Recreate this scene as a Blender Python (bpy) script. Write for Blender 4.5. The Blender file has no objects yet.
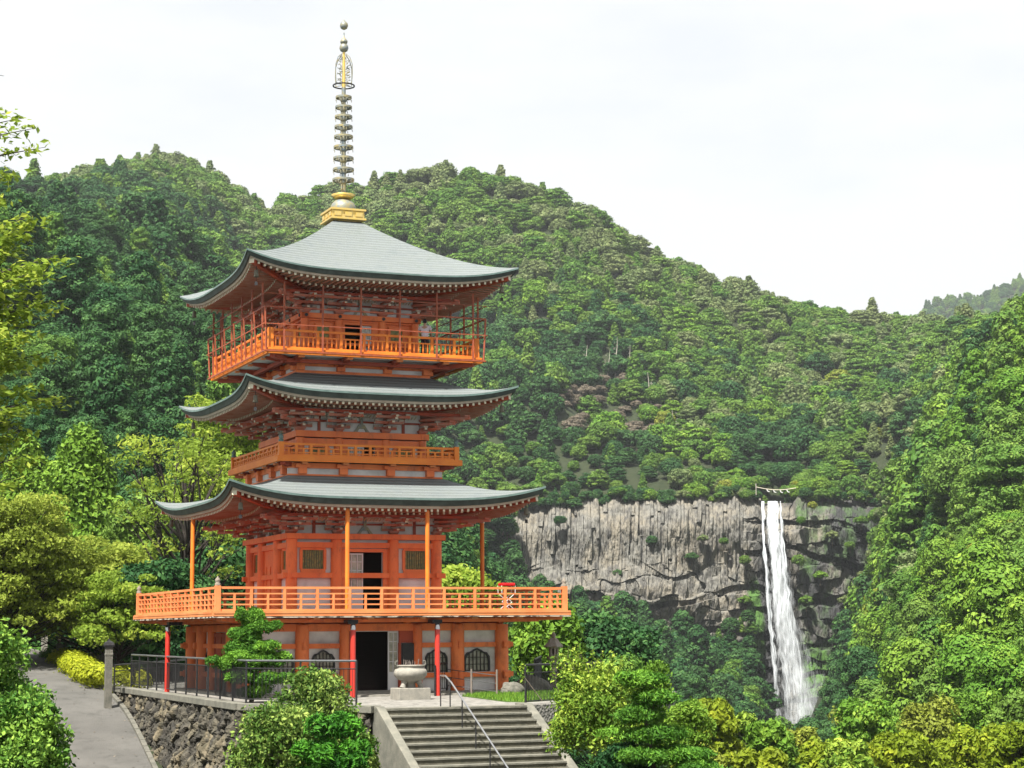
import bpy, math, random
import numpy as np
from mathutils import Vector, Matrix
rng = np.random.default_rng(11)
random.seed(11)
SC = bpy.context.scene
COL = SC.collection

# ------------------------------------------------------------------ camera, sky, sun, exposure
F, PITCH, ROLL, CAMZ = 1908.58, 0.12846611, -0.00734626, 2.1
cam = bpy.data.objects.new('camera', bpy.data.cameras.new('camera'))
COL.objects.link(cam)
cam.data.sensor_width = 36.0
cam.data.lens = F / 1024 * 36
cam.data.clip_start = 0.5
cam.data.clip_end = 9000
cam.matrix_world = Matrix.Translation((0, 0, CAMZ)) @ Matrix.Rotation(math.pi/2 + PITCH, 4, 'X') @ Matrix.Rotation(ROLL, 4, 'Z')
SC.camera = cam

SUN_EL, SUN_AZ = math.radians(57), math.radians(208)      # azimuth clockwise from +Y: sun stands behind the camera, to its left
sd = Vector((math.sin(SUN_AZ)*math.cos(SUN_EL), math.cos(SUN_AZ)*math.cos(SUN_EL), math.sin(SUN_EL)))
sun = bpy.data.objects.new('sun', bpy.data.lights.new('sun', 'SUN'))
COL.objects.link(sun)
sun.data.energy = 5.0
sun.data.angle = math.radians(2.0)
sun.data.color = (1.0, 0.95, 0.86)
sun.rotation_euler = (-sd).to_track_quat('-Z', 'Y').to_euler()

W = bpy.data.worlds.new('World'); SC.world = W; W.use_nodes = True
nt = W.node_tree; nt.nodes.clear()
def wn(t): return nt.nodes.new(t)
sky = wn('ShaderNodeTexSky'); sky.sky_type = 'NISHITA'; sky.sun_disc = False
sky.sun_elevation = SUN_EL; sky.sun_rotation = SUN_AZ
sky.air_density = 1.0; sky.dust_density = 2.0
tc = wn('ShaderNodeTexCoord'); mp = wn('ShaderNodeMapping'); mp.inputs['Scale'].default_value = (1, 1, 3.2)
mp.inputs['Location'].default_value = (0.35, 0.2, 0.1)
no = wn('ShaderNodeTexNoise'); no.inputs['Scale'].default_value = 3.1; no.inputs['Detail'].default_value = 6; no.inputs['Roughness'].default_value = 0.55
rp = wn('ShaderNodeValToRGB'); rp.color_ramp.elements[0].position = 0.33; rp.color_ramp.elements[1].position = 0.46
rp.color_ramp.elements[0].color = (0.86, 0.86, 0.86, 1); rp.color_ramp.elements[1].color = (1, 1, 1, 1)
mx = wn('ShaderNodeMix'); mx.data_type = 'RGBA'
mx.inputs['B'].default_value = (5.3, 5.38, 5.42, 1)
bg = wn('ShaderNodeBackground'); bg.inputs['Strength'].default_value = 0.07
ow = wn('ShaderNodeOutputWorld')
nt.links.new(tc.outputs['Generated'], mp.inputs['Vector']); nt.links.new(mp.outputs[0], no.inputs['Vector'])
nt.links.new(no.outputs['Fac'], rp.inputs[0]); nt.links.new(rp.outputs[0], mx.inputs['Factor'])
nt.links.new(sky.outputs[0], mx.inputs['A']); nt.links.new(mx.outputs['Result'], bg.inputs[0]); nt.links.new(bg.outputs[0], ow.inputs[0])

SC.view_settings.view_transform = 'Standard'
SC.view_settings.look = 'None'
SC.view_settings.exposure = 1.4
SC.view_settings.gamma = 1
SC.cycles.max_bounces = 5
SC.cycles.diffuse_bounces = 3
SC.cycles.glossy_bounces = 2
SC.cycles.transmission_bounces = 3
SC.cycles.transparent_max_bounces = 12
SC.cycles.volume_bounces = 0
SC.cycles.caustics_reflective = False
SC.cycles.caustics_refractive = False

# ------------------------------------------------------------------ small maths
def elev(y):                      # tangent of elevation for a row of the picture (centre column)
    v = (np.asarray(y, float) - 384)/F
    return (math.sin(PITCH) - v*math.cos(PITCH))/(math.cos(PITCH) + v*math.sin(PITCH))
def at(px, py, y):
    a, b = px-512, py-384; cr, sr = math.cos(ROLL), math.sin(ROLL)
    u = (a*cr + b*sr)/F; v = (-a*sr + b*cr)/F
    c, s = math.cos(PITCH), math.sin(PITCH)
    r = (u, c + v*s, s - v*c); t = y/r[1]
    return Vector((r[0]*t, y, CAMZ + r[2]*t))
def proj(x, y, z):
    z = z-CAMZ; c, s = math.cos(PITCH), math.sin(PITCH)
    yy = y*c + z*s; zz = -y*s + z*c; u = F*x/yy; v = -F*zz/yy
    cr, sr = math.cos(ROLL), math.sin(ROLL)
    return 512 + u*cr - v*sr, 384 + u*sr + v*cr

_perm = np.random.default_rng(5).random((4096,))
def vnoise(x, y, seed=0):         # 2-D value noise, 0..1
    xi = np.floor(x).astype(np.int64); yi = np.floor(y).astype(np.int64)
    fx = x-xi; fy = y-yi; fx = fx*fx*(3-2*fx); fy = fy*fy*(3-2*fy)
    def h(a, b): return _perm[((a*73856093) ^ (b*19349663) ^ (seed*83492791)) & 4095]
    return (h(xi, yi)*(1-fx) + h(xi+1, yi)*fx)*(1-fy) + (h(xi, yi+1)*(1-fx) + h(xi+1, yi+1)*fx)*fy
def fbm(x, y, oct=4, seed=0):
    s = 0; a = 0.5
    for i in range(oct):
        s = s + a*vnoise(x*2**i, y*2**i, seed+i*7); a *= 0.5
    return s/(1-0.5**oct)

# ------------------------------------------------------------------ materials
def mat(name, col, rough=0.6, col2=None, scale=3.0, detail=5, mixpos=(0.35, 0.65), bump=0.0, bscale=None, spec=0.3,
        metal=0.0, stretch=(1, 1, 1), dirt=None, dirt_scale=1.5, dirt_pos=(0.55, 0.75), coord='Object'):
    sc_ = lambda c: tuple(x*.74 for x in c) if c else c
    col, col2, dirt = sc_(col), sc_(col2), sc_(dirt)
    m = bpy.data.materials.new(name); m.use_nodes = True
    n = m.node_tree.nodes; l = m.node_tree.links; b = n['Principled BSDF']
    b.inputs['Roughness'].default_value = rough; b.inputs['Metallic'].default_value = metal
    b.inputs['Specular IOR Level'].default_value = spec
    b.inputs['Base Color'].default_value = (*col, 1)
    t = n.new('ShaderNodeTexCoord'); mp = n.new('ShaderNodeMapping'); mp.inputs['Scale'].default_value = stretch
    l.new(t.outputs[coord], mp.inputs['Vector'])
    out = None
    if col2:
        no = n.new('ShaderNodeTexNoise'); no.inputs['Scale'].default_value = scale; no.inputs['Detail'].default_value = detail
        no.inputs['Roughness'].default_value = 0.6
        l.new(mp.outputs[0], no.inputs['Vector'])
        r = n.new('ShaderNodeMapRange'); r.inputs[1].default_value = mixpos[0]; r.inputs[2].default_value = mixpos[1]
        l.new(no.outputs['Fac'], r.inputs[0])
        mx = n.new('ShaderNodeMix'); mx.data_type = 'RGBA'; mx.inputs['A'].default_value = (*col, 1); mx.inputs['B'].default_value = (*col2, 1)
        l.new(r.outputs[0], mx.inputs['Factor']); out = mx.outputs['Result']
        l.new(out, b.inputs['Base Color'])
    if dirt:
        no = n.new('ShaderNodeTexNoise'); no.inputs['Scale'].default_value = dirt_scale; no.inputs['Detail'].default_value = 8
        no.inputs['Roughness'].default_value = 0.7
        l.new(mp.outputs[0], no.inputs['Vector'])
        r = n.new('ShaderNodeMapRange'); r.inputs[1].default_value = dirt_pos[0]; r.inputs[2].default_value = dirt_pos[1]
        l.new(no.outputs['Fac'], r.inputs[0])
        mx = n.new('ShaderNodeMix'); mx.data_type = 'RGBA'; mx.inputs['B'].default_value = (*dirt, 1)
        if out: l.new(out, mx.inputs['A'])
        else: mx.inputs['A'].default_value = (*col, 1)
        l.new(r.outputs[0], mx.inputs['Factor']); out = mx.outputs['Result']
        l.new(out, b.inputs['Base Color'])
    if bump:
        no = n.new('ShaderNodeTexNoise'); no.inputs['Scale'].default_value = bscale or scale*4; no.inputs['Detail'].default_value = 6
        l.new(mp.outputs[0], no.inputs['Vector'])
        bp = n.new('ShaderNodeBump'); bp.inputs['Strength'].default_value = bump; bp.inputs['Distance'].default_value = 0.05
        l.new(no.outputs['Fac'], bp.inputs['Height']); l.new(bp.outputs[0], b.inputs['Normal'])
    return m

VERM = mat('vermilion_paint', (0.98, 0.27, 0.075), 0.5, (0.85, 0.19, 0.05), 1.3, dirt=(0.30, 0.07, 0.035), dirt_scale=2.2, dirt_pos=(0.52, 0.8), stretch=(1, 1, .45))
ORNG = mat('orange_paint', (0.85, 0.26, 0.030), 0.5, (0.74, 0.19, 0.025), 1.5, dirt=(0.35, 0.10, 0.04), dirt_scale=2.5, dirt_pos=(0.6, 0.85))
FADE = mat('faded_orange_paint', (0.80, 0.30, 0.11), 0.6, (0.72, 0.22, 0.07), 1.2, dirt=(0.40, 0.16, 0.08), dirt_scale=3, dirt_pos=(0.6, 0.85))
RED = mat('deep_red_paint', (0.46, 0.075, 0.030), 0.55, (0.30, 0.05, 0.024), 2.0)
BRK = mat('weathered_bracket_paint', (0.60, 0.13, 0.06), 0.6, (0.48, 0.25, 0.19), 5.0)
RAFT = mat('weathered_rafter_wood', (0.50, 0.26, 0.18), 0.7, (0.42, 0.14, 0.08), 2.5)
POLE = mat('red_gloss_paint', (0.62, 0.045, 0.03), 0.3, spec=0.5)
CREAM = mat('cream_paint', (0.72, 0.66, 0.5), 0.6)
GOLD = mat('gilded_metal', (0.95, 0.66, 0.16), 0.35, (0.80, 0.62, 0.25), 9, metal=0.6)
SPGR = mat('weathered_bronze_grey', (0.20, 0.25, 0.28), 0.5, (0.40, 0.34, 0.16), 5, metal=0.3)
PLAST = mat('white_plaster', (0.88, 0.88, 0.86), 0.85, (0.66, 0.66, 0.65), 2, dirt=(0.5, 0.48, 0.44), dirt_scale=2, dirt_pos=(0.6, 0.9))
SOFF = mat('pale_soffit_board', (0.62, 0.52, 0.43), 0.8, (0.50, 0.40, 0.33), 2)
DARK = mat('black_iron', (0.018, 0.018, 0.02), 0.45, (0.03, 0.03, 0.032), 8)
GREYM = mat('grey_metal', (0.22, 0.23, 0.24), 0.35, (0.16, 0.17, 0.18), 5, metal=0.5)
STEEL = mat('stainless_steel', (0.62, 0.62, 0.62), 0.25, metal=0.9)
WHITEP = mat('white_paint', (0.75, 0.76, 0.76), 0.5)
REDF = mat('red_lacquer', (0.55, 0.008, 0.012), 0.35)
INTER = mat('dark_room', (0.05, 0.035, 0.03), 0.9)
GREENB = mat('gold_green_bars', (0.42, 0.36, 0.12), 0.5, (0.06, 0.14, 0.06), 9)
EAVE = mat('patina_eave_edge', (0.075, 0.095, 0.085), 0.6, (0.04, 0.05, 0.045), 3)
LIP = mat('copper_green_lip', (0.17, 0.25, 0.23), 0.45, (0.11, 0.17, 0.155), 4, metal=0.2)
STONE = mat('weathered_granite', (0.21, 0.20, 0.17), 0.9, (0.13, 0.13, 0.11), 4, bump=0.5, bscale=25, dirt=(0.10, 0.105, 0.08), dirt_scale=3, dirt_pos=(0.55, 0.75))
LGRAN = mat('light_granite', (0.36, 0.34, 0.29), 0.8, (0.26, 0.25, 0.22), 6, bump=0.3, bscale=40, dirt=(0.25, 0.23, 0.2), dirt_scale=5)
CONC = mat('worn_concrete', (0.24, 0.23, 0.19), 0.9, (0.15, 0.15, 0.125), 3, bump=0.3, bscale=30, dirt=(0.12, 0.12, 0.10), dirt_scale=2.5, dirt_pos=(0.5, 0.75))
RISER = mat('dark_riser_stone', (0.18, 0.17, 0.13), 0.9, (0.11, 0.105, 0.08), 3, bump=0.4, bscale=20, dirt=(0.05, 0.06, 0.04), dirt_scale=4)  # step risers get a darker stone tone than the treads
LANT = mat('mossy_lantern_stone', (0.24, 0.19, 0.14), 0.95, (0.30, 0.28, 0.25), 4, bump=0.6, bscale=20)
BARK = mat('bark', (0.085, 0.065, 0.048), 0.9, (0.15, 0.13, 0.10), 4, bump=0.8, bscale=12, stretch=(3, 3, 0.6))
DBARK = mat('dark_bark', (0.03, 0.024, 0.02), 0.9, (0.05, 0.042, 0.035), 5, bump=0.6, bscale=14)
SNAG = mat('bleached_dead_wood', (0.50, 0.46, 0.40), 0.9, (0.36, 0.33, 0.28), 3)
PALEB = mat('pale_cedar_bark', (0.26, 0.22, 0.19), 0.9, (0.17, 0.14, 0.12), 3, stretch=(4, 4, .4))
SKIN = mat('skin', (0.52, 0.32, 0.22), 0.6)
SHIRT = mat('white_shirt_cloth', (0.72, 0.68, 0.74), 0.9)
TROUS = mat('dark_trouser_cloth', (0.03, 0.03, 0.04), 0.9)
HAIR = mat('black_hair', (0.012, 0.01, 0.01), 0.5)

# copper roof: fine horizontal courses
def roof_mat():
    m = mat('grey_green_copper_shingle', (0.185, 0.215, 0.22), 0.6, (0.24, 0.265, 0.265), 2.2, dirt=(0.15, 0.185, 0.175), dirt_scale=2.2, dirt_pos=(0.48, 0.75))
    n = m.node_tree.nodes; l = m.node_tree.links; b = n['Principled BSDF']
    t = n.new('ShaderNodeTexCoord'); w = n.new('ShaderNodeTexWave'); w.wave_type = 'BANDS'; w.bands_direction = 'Z'
    w.inputs['Scale'].default_value = 2.6; w.inputs['Distortion'].default_value = 0.5; w.inputs['Detail'].default_value = 2
    l.new(t.outputs['Object'], w.inputs['Vector'])
    no = n.new('ShaderNodeTexNoise'); no.inputs['Scale'].default_value = 30
    l.new(t.outputs['Object'], no.inputs['Vector'])
    ad = n.new('ShaderNodeMath'); ad.operation = 'ADD'; l.new(w.outputs['Fac'], ad.inputs[0]); l.new(no.outputs['Fac'], ad.inputs[1])
    bp = n.new('ShaderNodeBump'); bp.inputs['Strength'].default_value = 0.8; bp.inputs['Distance'].default_value = 0.05
    l.new(ad.outputs[0], bp.inputs['Height']); l.new(bp.outputs[0], b.inputs['Normal'])
    old = b.inputs['Base Color'].links[0].from_socket; cm = n.new('ShaderNodeMix'); cm.data_type = 'RGBA'; cm.blend_type = 'MULTIPLY'; cm.inputs['Factor'].default_value = 1
    cr = n.new('ShaderNodeMapRange'); cr.inputs[3].default_value = .84; cr.inputs[4].default_value = 1.08; l.new(w.outputs['Fac'], cr.inputs[0]); l.new(old, cm.inputs['A']); l.new(cr.outputs[0], cm.inputs['B']); l.new(cm.outputs['Result'], b.inputs['Base Color'])
    return m
ROOF = roof_mat()

def glass_mat():
    m = mat('window_glass', (0.22, 0.22, 0.17), 0.2, (0.55, 0.53, 0.42), 3.5, spec=0.6)
    return m
GLASS = glass_mat()

def leaf_mat(name, a, b, c, trans=0.18, rnd=0.35, rough=0.55, lo=0.55, hi=1.15):
    """a..b: range between trees, c: tint of the odd clump"""
    m = bpy.data.materials.new(name); m.use_nodes = True
    n = m.node_tree.nodes; l = m.node_tree.links; p = n['Principled BSDF']
    p.inputs['Roughness'].default_value = rough; p.inputs['Specular IOR Level'].default_value = 0.10
    oi = n.new('ShaderNodeObjectInfo'); at_ = n.new('ShaderNodeAttribute'); at_.attribute_name = 'tone'
    mx = n.new('ShaderNodeMix'); mx.data_type = 'RGBA'; mx.inputs['A'].default_value = (*a, 1); mx.inputs['B'].default_value = (*b, 1)
    l.new(oi.outputs['Random'], mx.inputs['Factor'])
    m2 = n.new('ShaderNodeMix'); m2.data_type = 'RGBA'; m2.inputs['B'].default_value = (*c, 1)
    r = n.new('ShaderNodeMapRange'); r.inputs[1].default_value = lo; r.inputs[2].default_value = hi
    l.new(at_.outputs['Fac'], r.inputs[0]); l.new(r.outputs[0], m2.inputs['Factor']); l.new(mx.outputs['Result'], m2.inputs['A'])
    hv = n.new('ShaderNodeHueSaturation')
    mr = n.new('ShaderNodeMapRange'); mr.inputs[3].default_value = 1-rnd; mr.inputs[4].default_value = 1+rnd
    l.new(at_.outputs['Fac'], mr.inputs[0]); l.new(mr.outputs[0], hv.inputs['Value']); l.new(m2.outputs['Result'], hv.inputs['Color'])
    l.new(hv.outputs[0], p.inputs['Base Color'])
    tr = n.new('ShaderNodeBsdfTranslucent'); l.new(hv.outputs[0], tr.inputs['Color'])
    ms = n.new('ShaderNodeMixShader'); ms.inputs[0].default_value = trans
    l.new(p.outputs[0], ms.inputs[1]); l.new(tr.outputs[0], ms.inputs[2])
    l.new(ms.outputs[0], n['Material Output'].inputs['Surface'])
    return m
LEAF = {
 'dark green': leaf_mat('dark_foliage', (0.020, 0.072, 0.022), (0.038, 0.095, 0.026), (0.075, 0.15, 0.036)),
 'mid green': leaf_mat('green_foliage', (0.062, 0.150, 0.022), (0.105, 0.185, 0.030), (0.16, 0.23, 0.040)),
 'fresh green': leaf_mat('fresh_foliage', (0.080, 0.19, 0.020), (0.12, 0.215, 0.024), (0.18, 0.25, 0.032)),
 'yellow-green': leaf_mat('yellow_foliage', (0.17, 0.215, 0.028), (0.20, 0.23, 0.032), (0.26, 0.25, 0.04)),
 'olive': leaf_mat('olive_foliage', (0.115, 0.17, 0.06), (0.145, 0.185, 0.07), (0.19, 0.21, 0.09)),
 'brown': leaf_mat('dry_scrub', (0.13, 0.11, 0.08), (0.17, 0.145, 0.11), (0.2, 0.17, 0.13)),
}
# ------------------------------------------------------------------ object helpers
def tag(o, label=None, cat=None, group=None, kind=None):
    if label: o['label'] = label
    if cat: o['category'] = cat
    if group: o['group'] = group
    if kind: o['kind'] = kind
    return o
def empty(name, loc=(0, 0, 0), rz=0, label=None, cat=None, group=None):
    o = bpy.data.objects.new(name, None); COL.objects.link(o)
    o.location = loc; o.rotation_euler = (0, 0, rz); o.empty_display_size = 0.3
    return tag(o, label, cat, group)
def link(name, me, parent=None, loc=None):
    o = bpy.data.objects.new(name, me); COL.objects.link(o)
    if parent: o.parent = parent
    if loc is not None: o.location = loc
    return o

def rot4(p, k):
    x, y, z = p
    for _ in range(k % 4): x, y = -y, x
    return (x, y, z)

class MB:
    def __init__(self): self.v = []; self.f = []; self.m = []; self.k = 0; self.smooth = []; self.off = (0, 0, 0)
    def add(self, vs, fs, mi=0, smooth=False):
        b = len(self.v); o = self.off
        self.v += [tuple(a+c for a, c in zip(rot4(p, self.k), o)) for p in vs]
        for f in fs:
            self.f.append(tuple(b+i for i in f)); self.m.append(mi); self.smooth.append(smooth)
        return self
    def box(self, x0, x1, y0, y1, z0, z1, mi=0):
        if x0 > x1: x0, x1 = x1, x0
        if y0 > y1: y0, y1 = y1, y0
        if z0 > z1: z0, z1 = z1, z0
        vs = [(x0, y0, z0), (x1, y0, z0), (x1, y1, z0), (x0, y1, z0), (x0, y0, z1), (x1, y0, z1), (x1, y1, z1), (x0, y1, z1)]
        return self.add(vs, [(0, 3, 2, 1), (4, 5, 6, 7), (0, 1, 5, 4), (1, 2, 6, 5), (2, 3, 7, 6), (3, 0, 4, 7)], mi)
    def beam(self, p, q, w, h, mi=0, up=(0, 0, 1)):
        p, q = Vector(p), Vector(q); d = (q-p).normalized(); up = Vector(up)
        s = d.cross(up)
        if s.length < 1e-4: s = d.cross(Vector((1, 0, 0)))
        s.normalize(); u = s.cross(d).normalized()
        vs = []
        for e in (p, q):
            for a, b in ((-1, -1), (1, -1), (1, 1), (-1, 1)): vs.append(tuple(e + s*(a*w/2) + u*(b*h/2)))
        return self.add(vs, [(0, 1, 2, 3)[::-1], (4, 5, 6, 7), (0, 1, 5, 4), (1, 2, 6, 5), (2, 3, 7, 6), (3, 0, 4, 7)], mi)
    def cyl(self, p, q, r0, r1=None, n=10, mi=0, cap=True):
        r1 = r0 if r1 is None else r1
        p, q = Vector(p), Vector(q); d = (q-p).normalized()
        s = d.cross(Vector((0, 0, 1)))
        if s.length < 1e-3: s = Vector((1, 0, 0))
        s.normalize(); u = s.cross(d)
        vs = []
        for e, r in ((p, r0), (q, r1)):
            for i in range(n):
                a = 2*math.pi*i/n; vs.append(tuple(e + s*(math.cos(a)*r) + u*(math.sin(a)*r)))
        self.add(vs, [(i, (i+1) % n, n+(i+1) % n, n+i) for i in range(n)], mi, True)
        if cap:
            self.add(vs[:n], [tuple(range(n))[::-1]], mi); self.add(vs[n:], [tuple(range(n))], mi)
        return self
    def tube(self, pts, rs, n=8, mi=0):
        for i in range(len(pts)-1): self.cyl(pts[i], pts[i+1], rs[i], rs[i+1], n, mi)
        return self
    def lathe(self, prof, c=(0, 0, 0), n=16, mi=0, smooth=True):
        vs = []
        for r, z in prof:
            for i in range(n):
                a = 2*math.pi*i/n; vs.append((c[0]+math.cos(a)*r, c[1]+math.sin(a)*r, c[2]+z))
        fs = []
        for j in range(len(prof)-1):
            for i in range(n): fs.append((j*n+i, j*n+(i+1) % n, (j+1)*n+(i+1) % n, (j+1)*n+i))
        self.add(vs, fs, mi, smooth)
        self.add(vs[:n], [tuple(range(n))[::-1]], mi); self.add(vs[-n:], [tuple(range(n))], mi)
        return self
    def sqlathe(self, prof, c=(0, 0, 0), rz=0, mi=0, n=4):
        vs = []
        for r, z in prof:
            for i in range(n):
                a = 2*math.pi*i/n + math.pi/n + rz; rr = r/math.cos(math.pi/n); vs.append((c[0]+math.cos(a)*rr, c[1]+math.sin(a)*rr, c[2]+z))
        fs = []
        for j in range(len(prof)-1):
            for i in range(n): fs.append((j*n+i, j*n+(i+1) % n, (j+1)*n+(i+1) % n, (j+1)*n+i))
        fs += [tuple(range(n))[::-1], tuple((len(prof)-1)*n+i for i in range(n))]
        return self.add(vs, fs, mi)
    def prism(self, poly, y0, y1, mi=0):       # poly of (x,z) extruded along y
        n = len(poly); vs = [(x, y0, z) for x, z in poly] + [(x, y1, z) for x, z in poly]
        fs = [(i, (i+1) % n, n+(i+1) % n, n+i) for i in range(n)] + [tuple(range(n))[::-1], tuple(range(n, 2*n))]
        return self.add(vs, fs, mi)
    def build(self, name, mats, parent=None, loc=None, bevel=0):
        me = bpy.data.meshes.new(name); me.from_pydata(self.v, [], self.f)
        if not isinstance(mats, (list, tuple)): mats = [mats]
        for m in mats: me.materials.append(m)
        me.polygons.foreach_set('material_index', self.m); me.polygons.foreach_set('use_smooth', self.smooth)
        import bmesh
        bm = bmesh.new(); bm.from_mesh(me); bmesh.ops.recalc_face_normals(bm, faces=bm.faces); bm.to_mesh(me); bm.free()
        me.update()
        o = link(name, me, parent, loc)
        if bevel:
            b = o.modifiers.new('bevel', 'BEVEL'); b.width = bevel; b.segments = 2; b.limit_method = 'ANGLE'
        return o

def fast_mesh(name, V, Q, mats, tone=None, mi=None, smooth=False):
    me = bpy.data.meshes.new(name); V = np.asarray(V, np.float32); Q = np.asarray(Q, np.int32); k = Q.shape[1]
    me.vertices.add(len(V)); me.vertices.foreach_set('co', V.ravel())
    me.loops.add(Q.size); me.loops.foreach_set('vertex_index', Q.ravel())
    me.polygons.add(len(Q)); me.polygons.foreach_set('loop_start', np.arange(0, Q.size, k, dtype=np.int32))
    me.polygons.foreach_set('loop_total', np.full(len(Q), k, np.int32))
    if mi is not None: me.polygons.foreach_set('material_index', np.asarray(mi, np.int32))
    me.polygons.foreach_set('use_smooth', np.full(len(Q), smooth))
    for m in (mats if isinstance(mats, (list, tuple)) else [mats]): me.materials.append(m)
    if tone is not None:
        a = me.attributes.new('tone', 'FLOAT', 'POINT'); a.data.foreach_set('value', np.asarray(tone, np.float32))
    me.update(calc_edges=True); me.validate(clean_customdata=False)
    return me

# ------------------------------------------------------------------ foliage
def leaves(C, N, size, aspect=1.7, r=None):
    """one rhombic leaf-clump face per centre C, facing N; returns verts (4n,3), quads"""
    r = r or rng
    n = len(C); N = N/np.linalg.norm(N, axis=1, keepdims=True)
    a = r.normal(size=(n, 3)); a -= (a*N).sum(1, keepdims=True)*N; a /= np.linalg.norm(a, axis=1, keepdims=True)
    b = np.cross(N, a); s = (size*(0.6+0.8*r.random(n)))[:, None]
    V = np.empty((n, 4, 3))
    V[:, 0] = C - a*s*aspect/2; V[:, 1] = C - b*s/2 + N*s*0.12; V[:, 2] = C + a*s*aspect/2; V[:, 3] = C + b*s/2 + N*s*0.12
    return V.reshape(-1, 3), np.arange(4*n).reshape(-1, 4)

def clump_leaves(clumps, per, size, up=0.35, r=None, shell=0.45, aspect=1.7, facing=0.75):
    """clumps: (cx,cy,cz,rx,ry,rz[,tone])"""
    r = r or rng
    Cs, Ns, Ts = [], [], []
    for c in clumps:
        n = max(6, int(per*(c[3]*c[4]) ** 1.0 / max(1e-6, np.mean([q[3]*q[4] for q in clumps]))))
        d = r.normal(size=(n, 3)); d[:, 2] += up; d /= np.linalg.norm(d, axis=1, keepdims=True)
        rad = (1 - shell*r.random(n)**1.6 + .38*r.random(n)**5)[:, None]
        R = np.array(c[3:6]); P = np.array(c[:3]) + d*R*rad
        nn = d/R; nn /= np.linalg.norm(nn, axis=1, keepdims=True)
        rn = r.normal(size=(n, 3)); rn /= np.linalg.norm(rn, axis=1, keepdims=True)
        Cs.append(P); Ns.append(nn*facing + rn*(1-facing)*1.3)
        t0 = r.random() if len(c) < 7 else c[6]
        Ts.append(np.clip(t0*0.55 + 0.45*r.random(n), 0, 1.2))
    C = np.concatenate(Cs); N = np.concatenate(Ns); T = np.concatenate(Ts)
    V, Q = leaves(C, N, size, aspect, r)
    return V, Q, np.repeat(T, 4)

def crown_shape(kind, r):
    """clump list for a tree about 12 m tall with a crown about 9 m wide, base at z=0"""
    cl = []
    if kind == 'rounded':
        n = 46
        for i in range(n):
            t = (i+0.5)/n; ph = i*2.39996 + r.random()*0.5; ct = 1-1.55*t; st = math.sqrt(max(0, 1-ct*ct))
            k = 0.80+0.3*r.random(); s = 1.05+0.75*r.random()
            cl.append((4.1*k*st*math.cos(ph), 4.1*k*st*math.sin(ph), 7.2+3.9*k*ct, s*1.15, s*1.15, s*0.8))
        for i in range(8): cl.append((*(r.normal(size=2)*1.2), 6.5+r.normal()*1.2, 2, 2, 1.6))
    elif kind == 'broad layered':
        for lev, (z, R) in enumerate(((4.6, 4.4), (6.3, 4.6), (8.0, 4.0), (9.5, 2.9), (10.7, 1.6))):
            m = max(3, int(R*3.1)); o = r.random()*6
            for i in range(m):
                a = o+2*math.pi*i/m + r.normal()*0.18; q = R*(0.72+0.4*r.random()); s = 1.0+0.6*r.random()
                cl.append((q*math.cos(a), q*math.sin(a), z+r.normal()*0.35, s*1.4, s*1.4, s*0.55))
            cl.append((r.normal()*0.6, r.normal()*0.6, z+0.3, R*0.5, R*0.5, 0.9))
    elif kind == 'conical':
        n = 52
        for i in range(n):
            t = (i+0.5)/n; z = 2.6 + 12.0*t; R = 3.5*(1-t)**0.75+0.25; ph = i*2.39996
            q = R*(0.62+0.4*r.random()); s = (0.75+0.55*r.random())*(0.55+0.6*(1-t))
            cl.append((q*math.cos(ph), q*math.sin(ph), z-0.15*q, s*1.15, s*1.15, s*0.95))
        for i in range(7): z = 3+1.6*i; cl.append((0, 0, z, 1.9*(1-i/8)+.4, 1.9*(1-i/8)+.4, 1.3))
    elif kind == 'tall narrow':
        n = 48
        for i in range(n):
            t = (i+0.5)/n; z = 5.0 + 11.5*t; R = 2.6*math.sqrt(max(0.02, 1-(1.5*t-0.5)**2 if t > 0.333 else 1))*(0.9) + 0.2; ph = i*2.39996
            q = R*(0.6+0.5*r.random()); s = 0.8+0.55*r.random()
            cl.append((q*math.cos(ph), q*math.sin(ph), z, s*1.1, s*1.1, s*0.8))
        for i in range(6): cl.append((0, 0, 6.5+1.7*i, 1.6, 1.6, 1.3))
    elif kind == 'spreading':
        n = 34
        for i in range(n):
            t = (i+0.5)/n; ph = i*2.39996+r.normal()*0.3; q = 5.2*math.sqrt(t); s = 1.0+0.7*r.random()
            cl.append((q*math.cos(ph), q*math.sin(ph), 9.2-3.4*t**1.5+r.normal()*0.55, s*1.3, s*1.3, s*0.75))
        for i in range(12):
            ph = r.random()*6.28; q = 4.2*math.sqrt(r.random()); cl.append((q*math.cos(ph), q*math.sin(ph), 5.6+r.normal()*0.6, 1.4, 1.4, 0.9))
    return cl
KINDS_ = ['rounded', 'broad layered', 'conical', 'tall narrow', 'spreading']
TOPZ = {'rounded': 11.3, 'broad layered': 11.3, 'conical': 14.8, 'tall narrow': 16.8, 'spreading': 10.3}

def trunk_tris(kind, r, n=7):
    mb = MB(); top = TOPZ[kind]*0.82
    px = py = 0; last = (0, 0, -1.5); rr = 0.42
    pts = [(0, 0, -1.5)]; rs = [rr]
    for i in range(1, 6):
        px += r.normal()*0.18; py += r.normal()*0.18
        pts.append((px, py, top*i/5)); rs.append(rr*(1-0.16*i))
    mb.tube(pts, rs, n)
    if kind not in ('conical',):
        for i in range(6):
            a = r.random()*6.28; z0 = top*(0.35+0.08*i); L = 2.4+r.random()
            mb.tube([(0, 0, z0), (L*0.5*math.cos(a), L*0.5*math.sin(a), z0+1.1), (L*math.cos(a), L*math.sin(a), z0+1.7)], [0.16, 0.11, 0.05], 5)
    return mb

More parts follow.
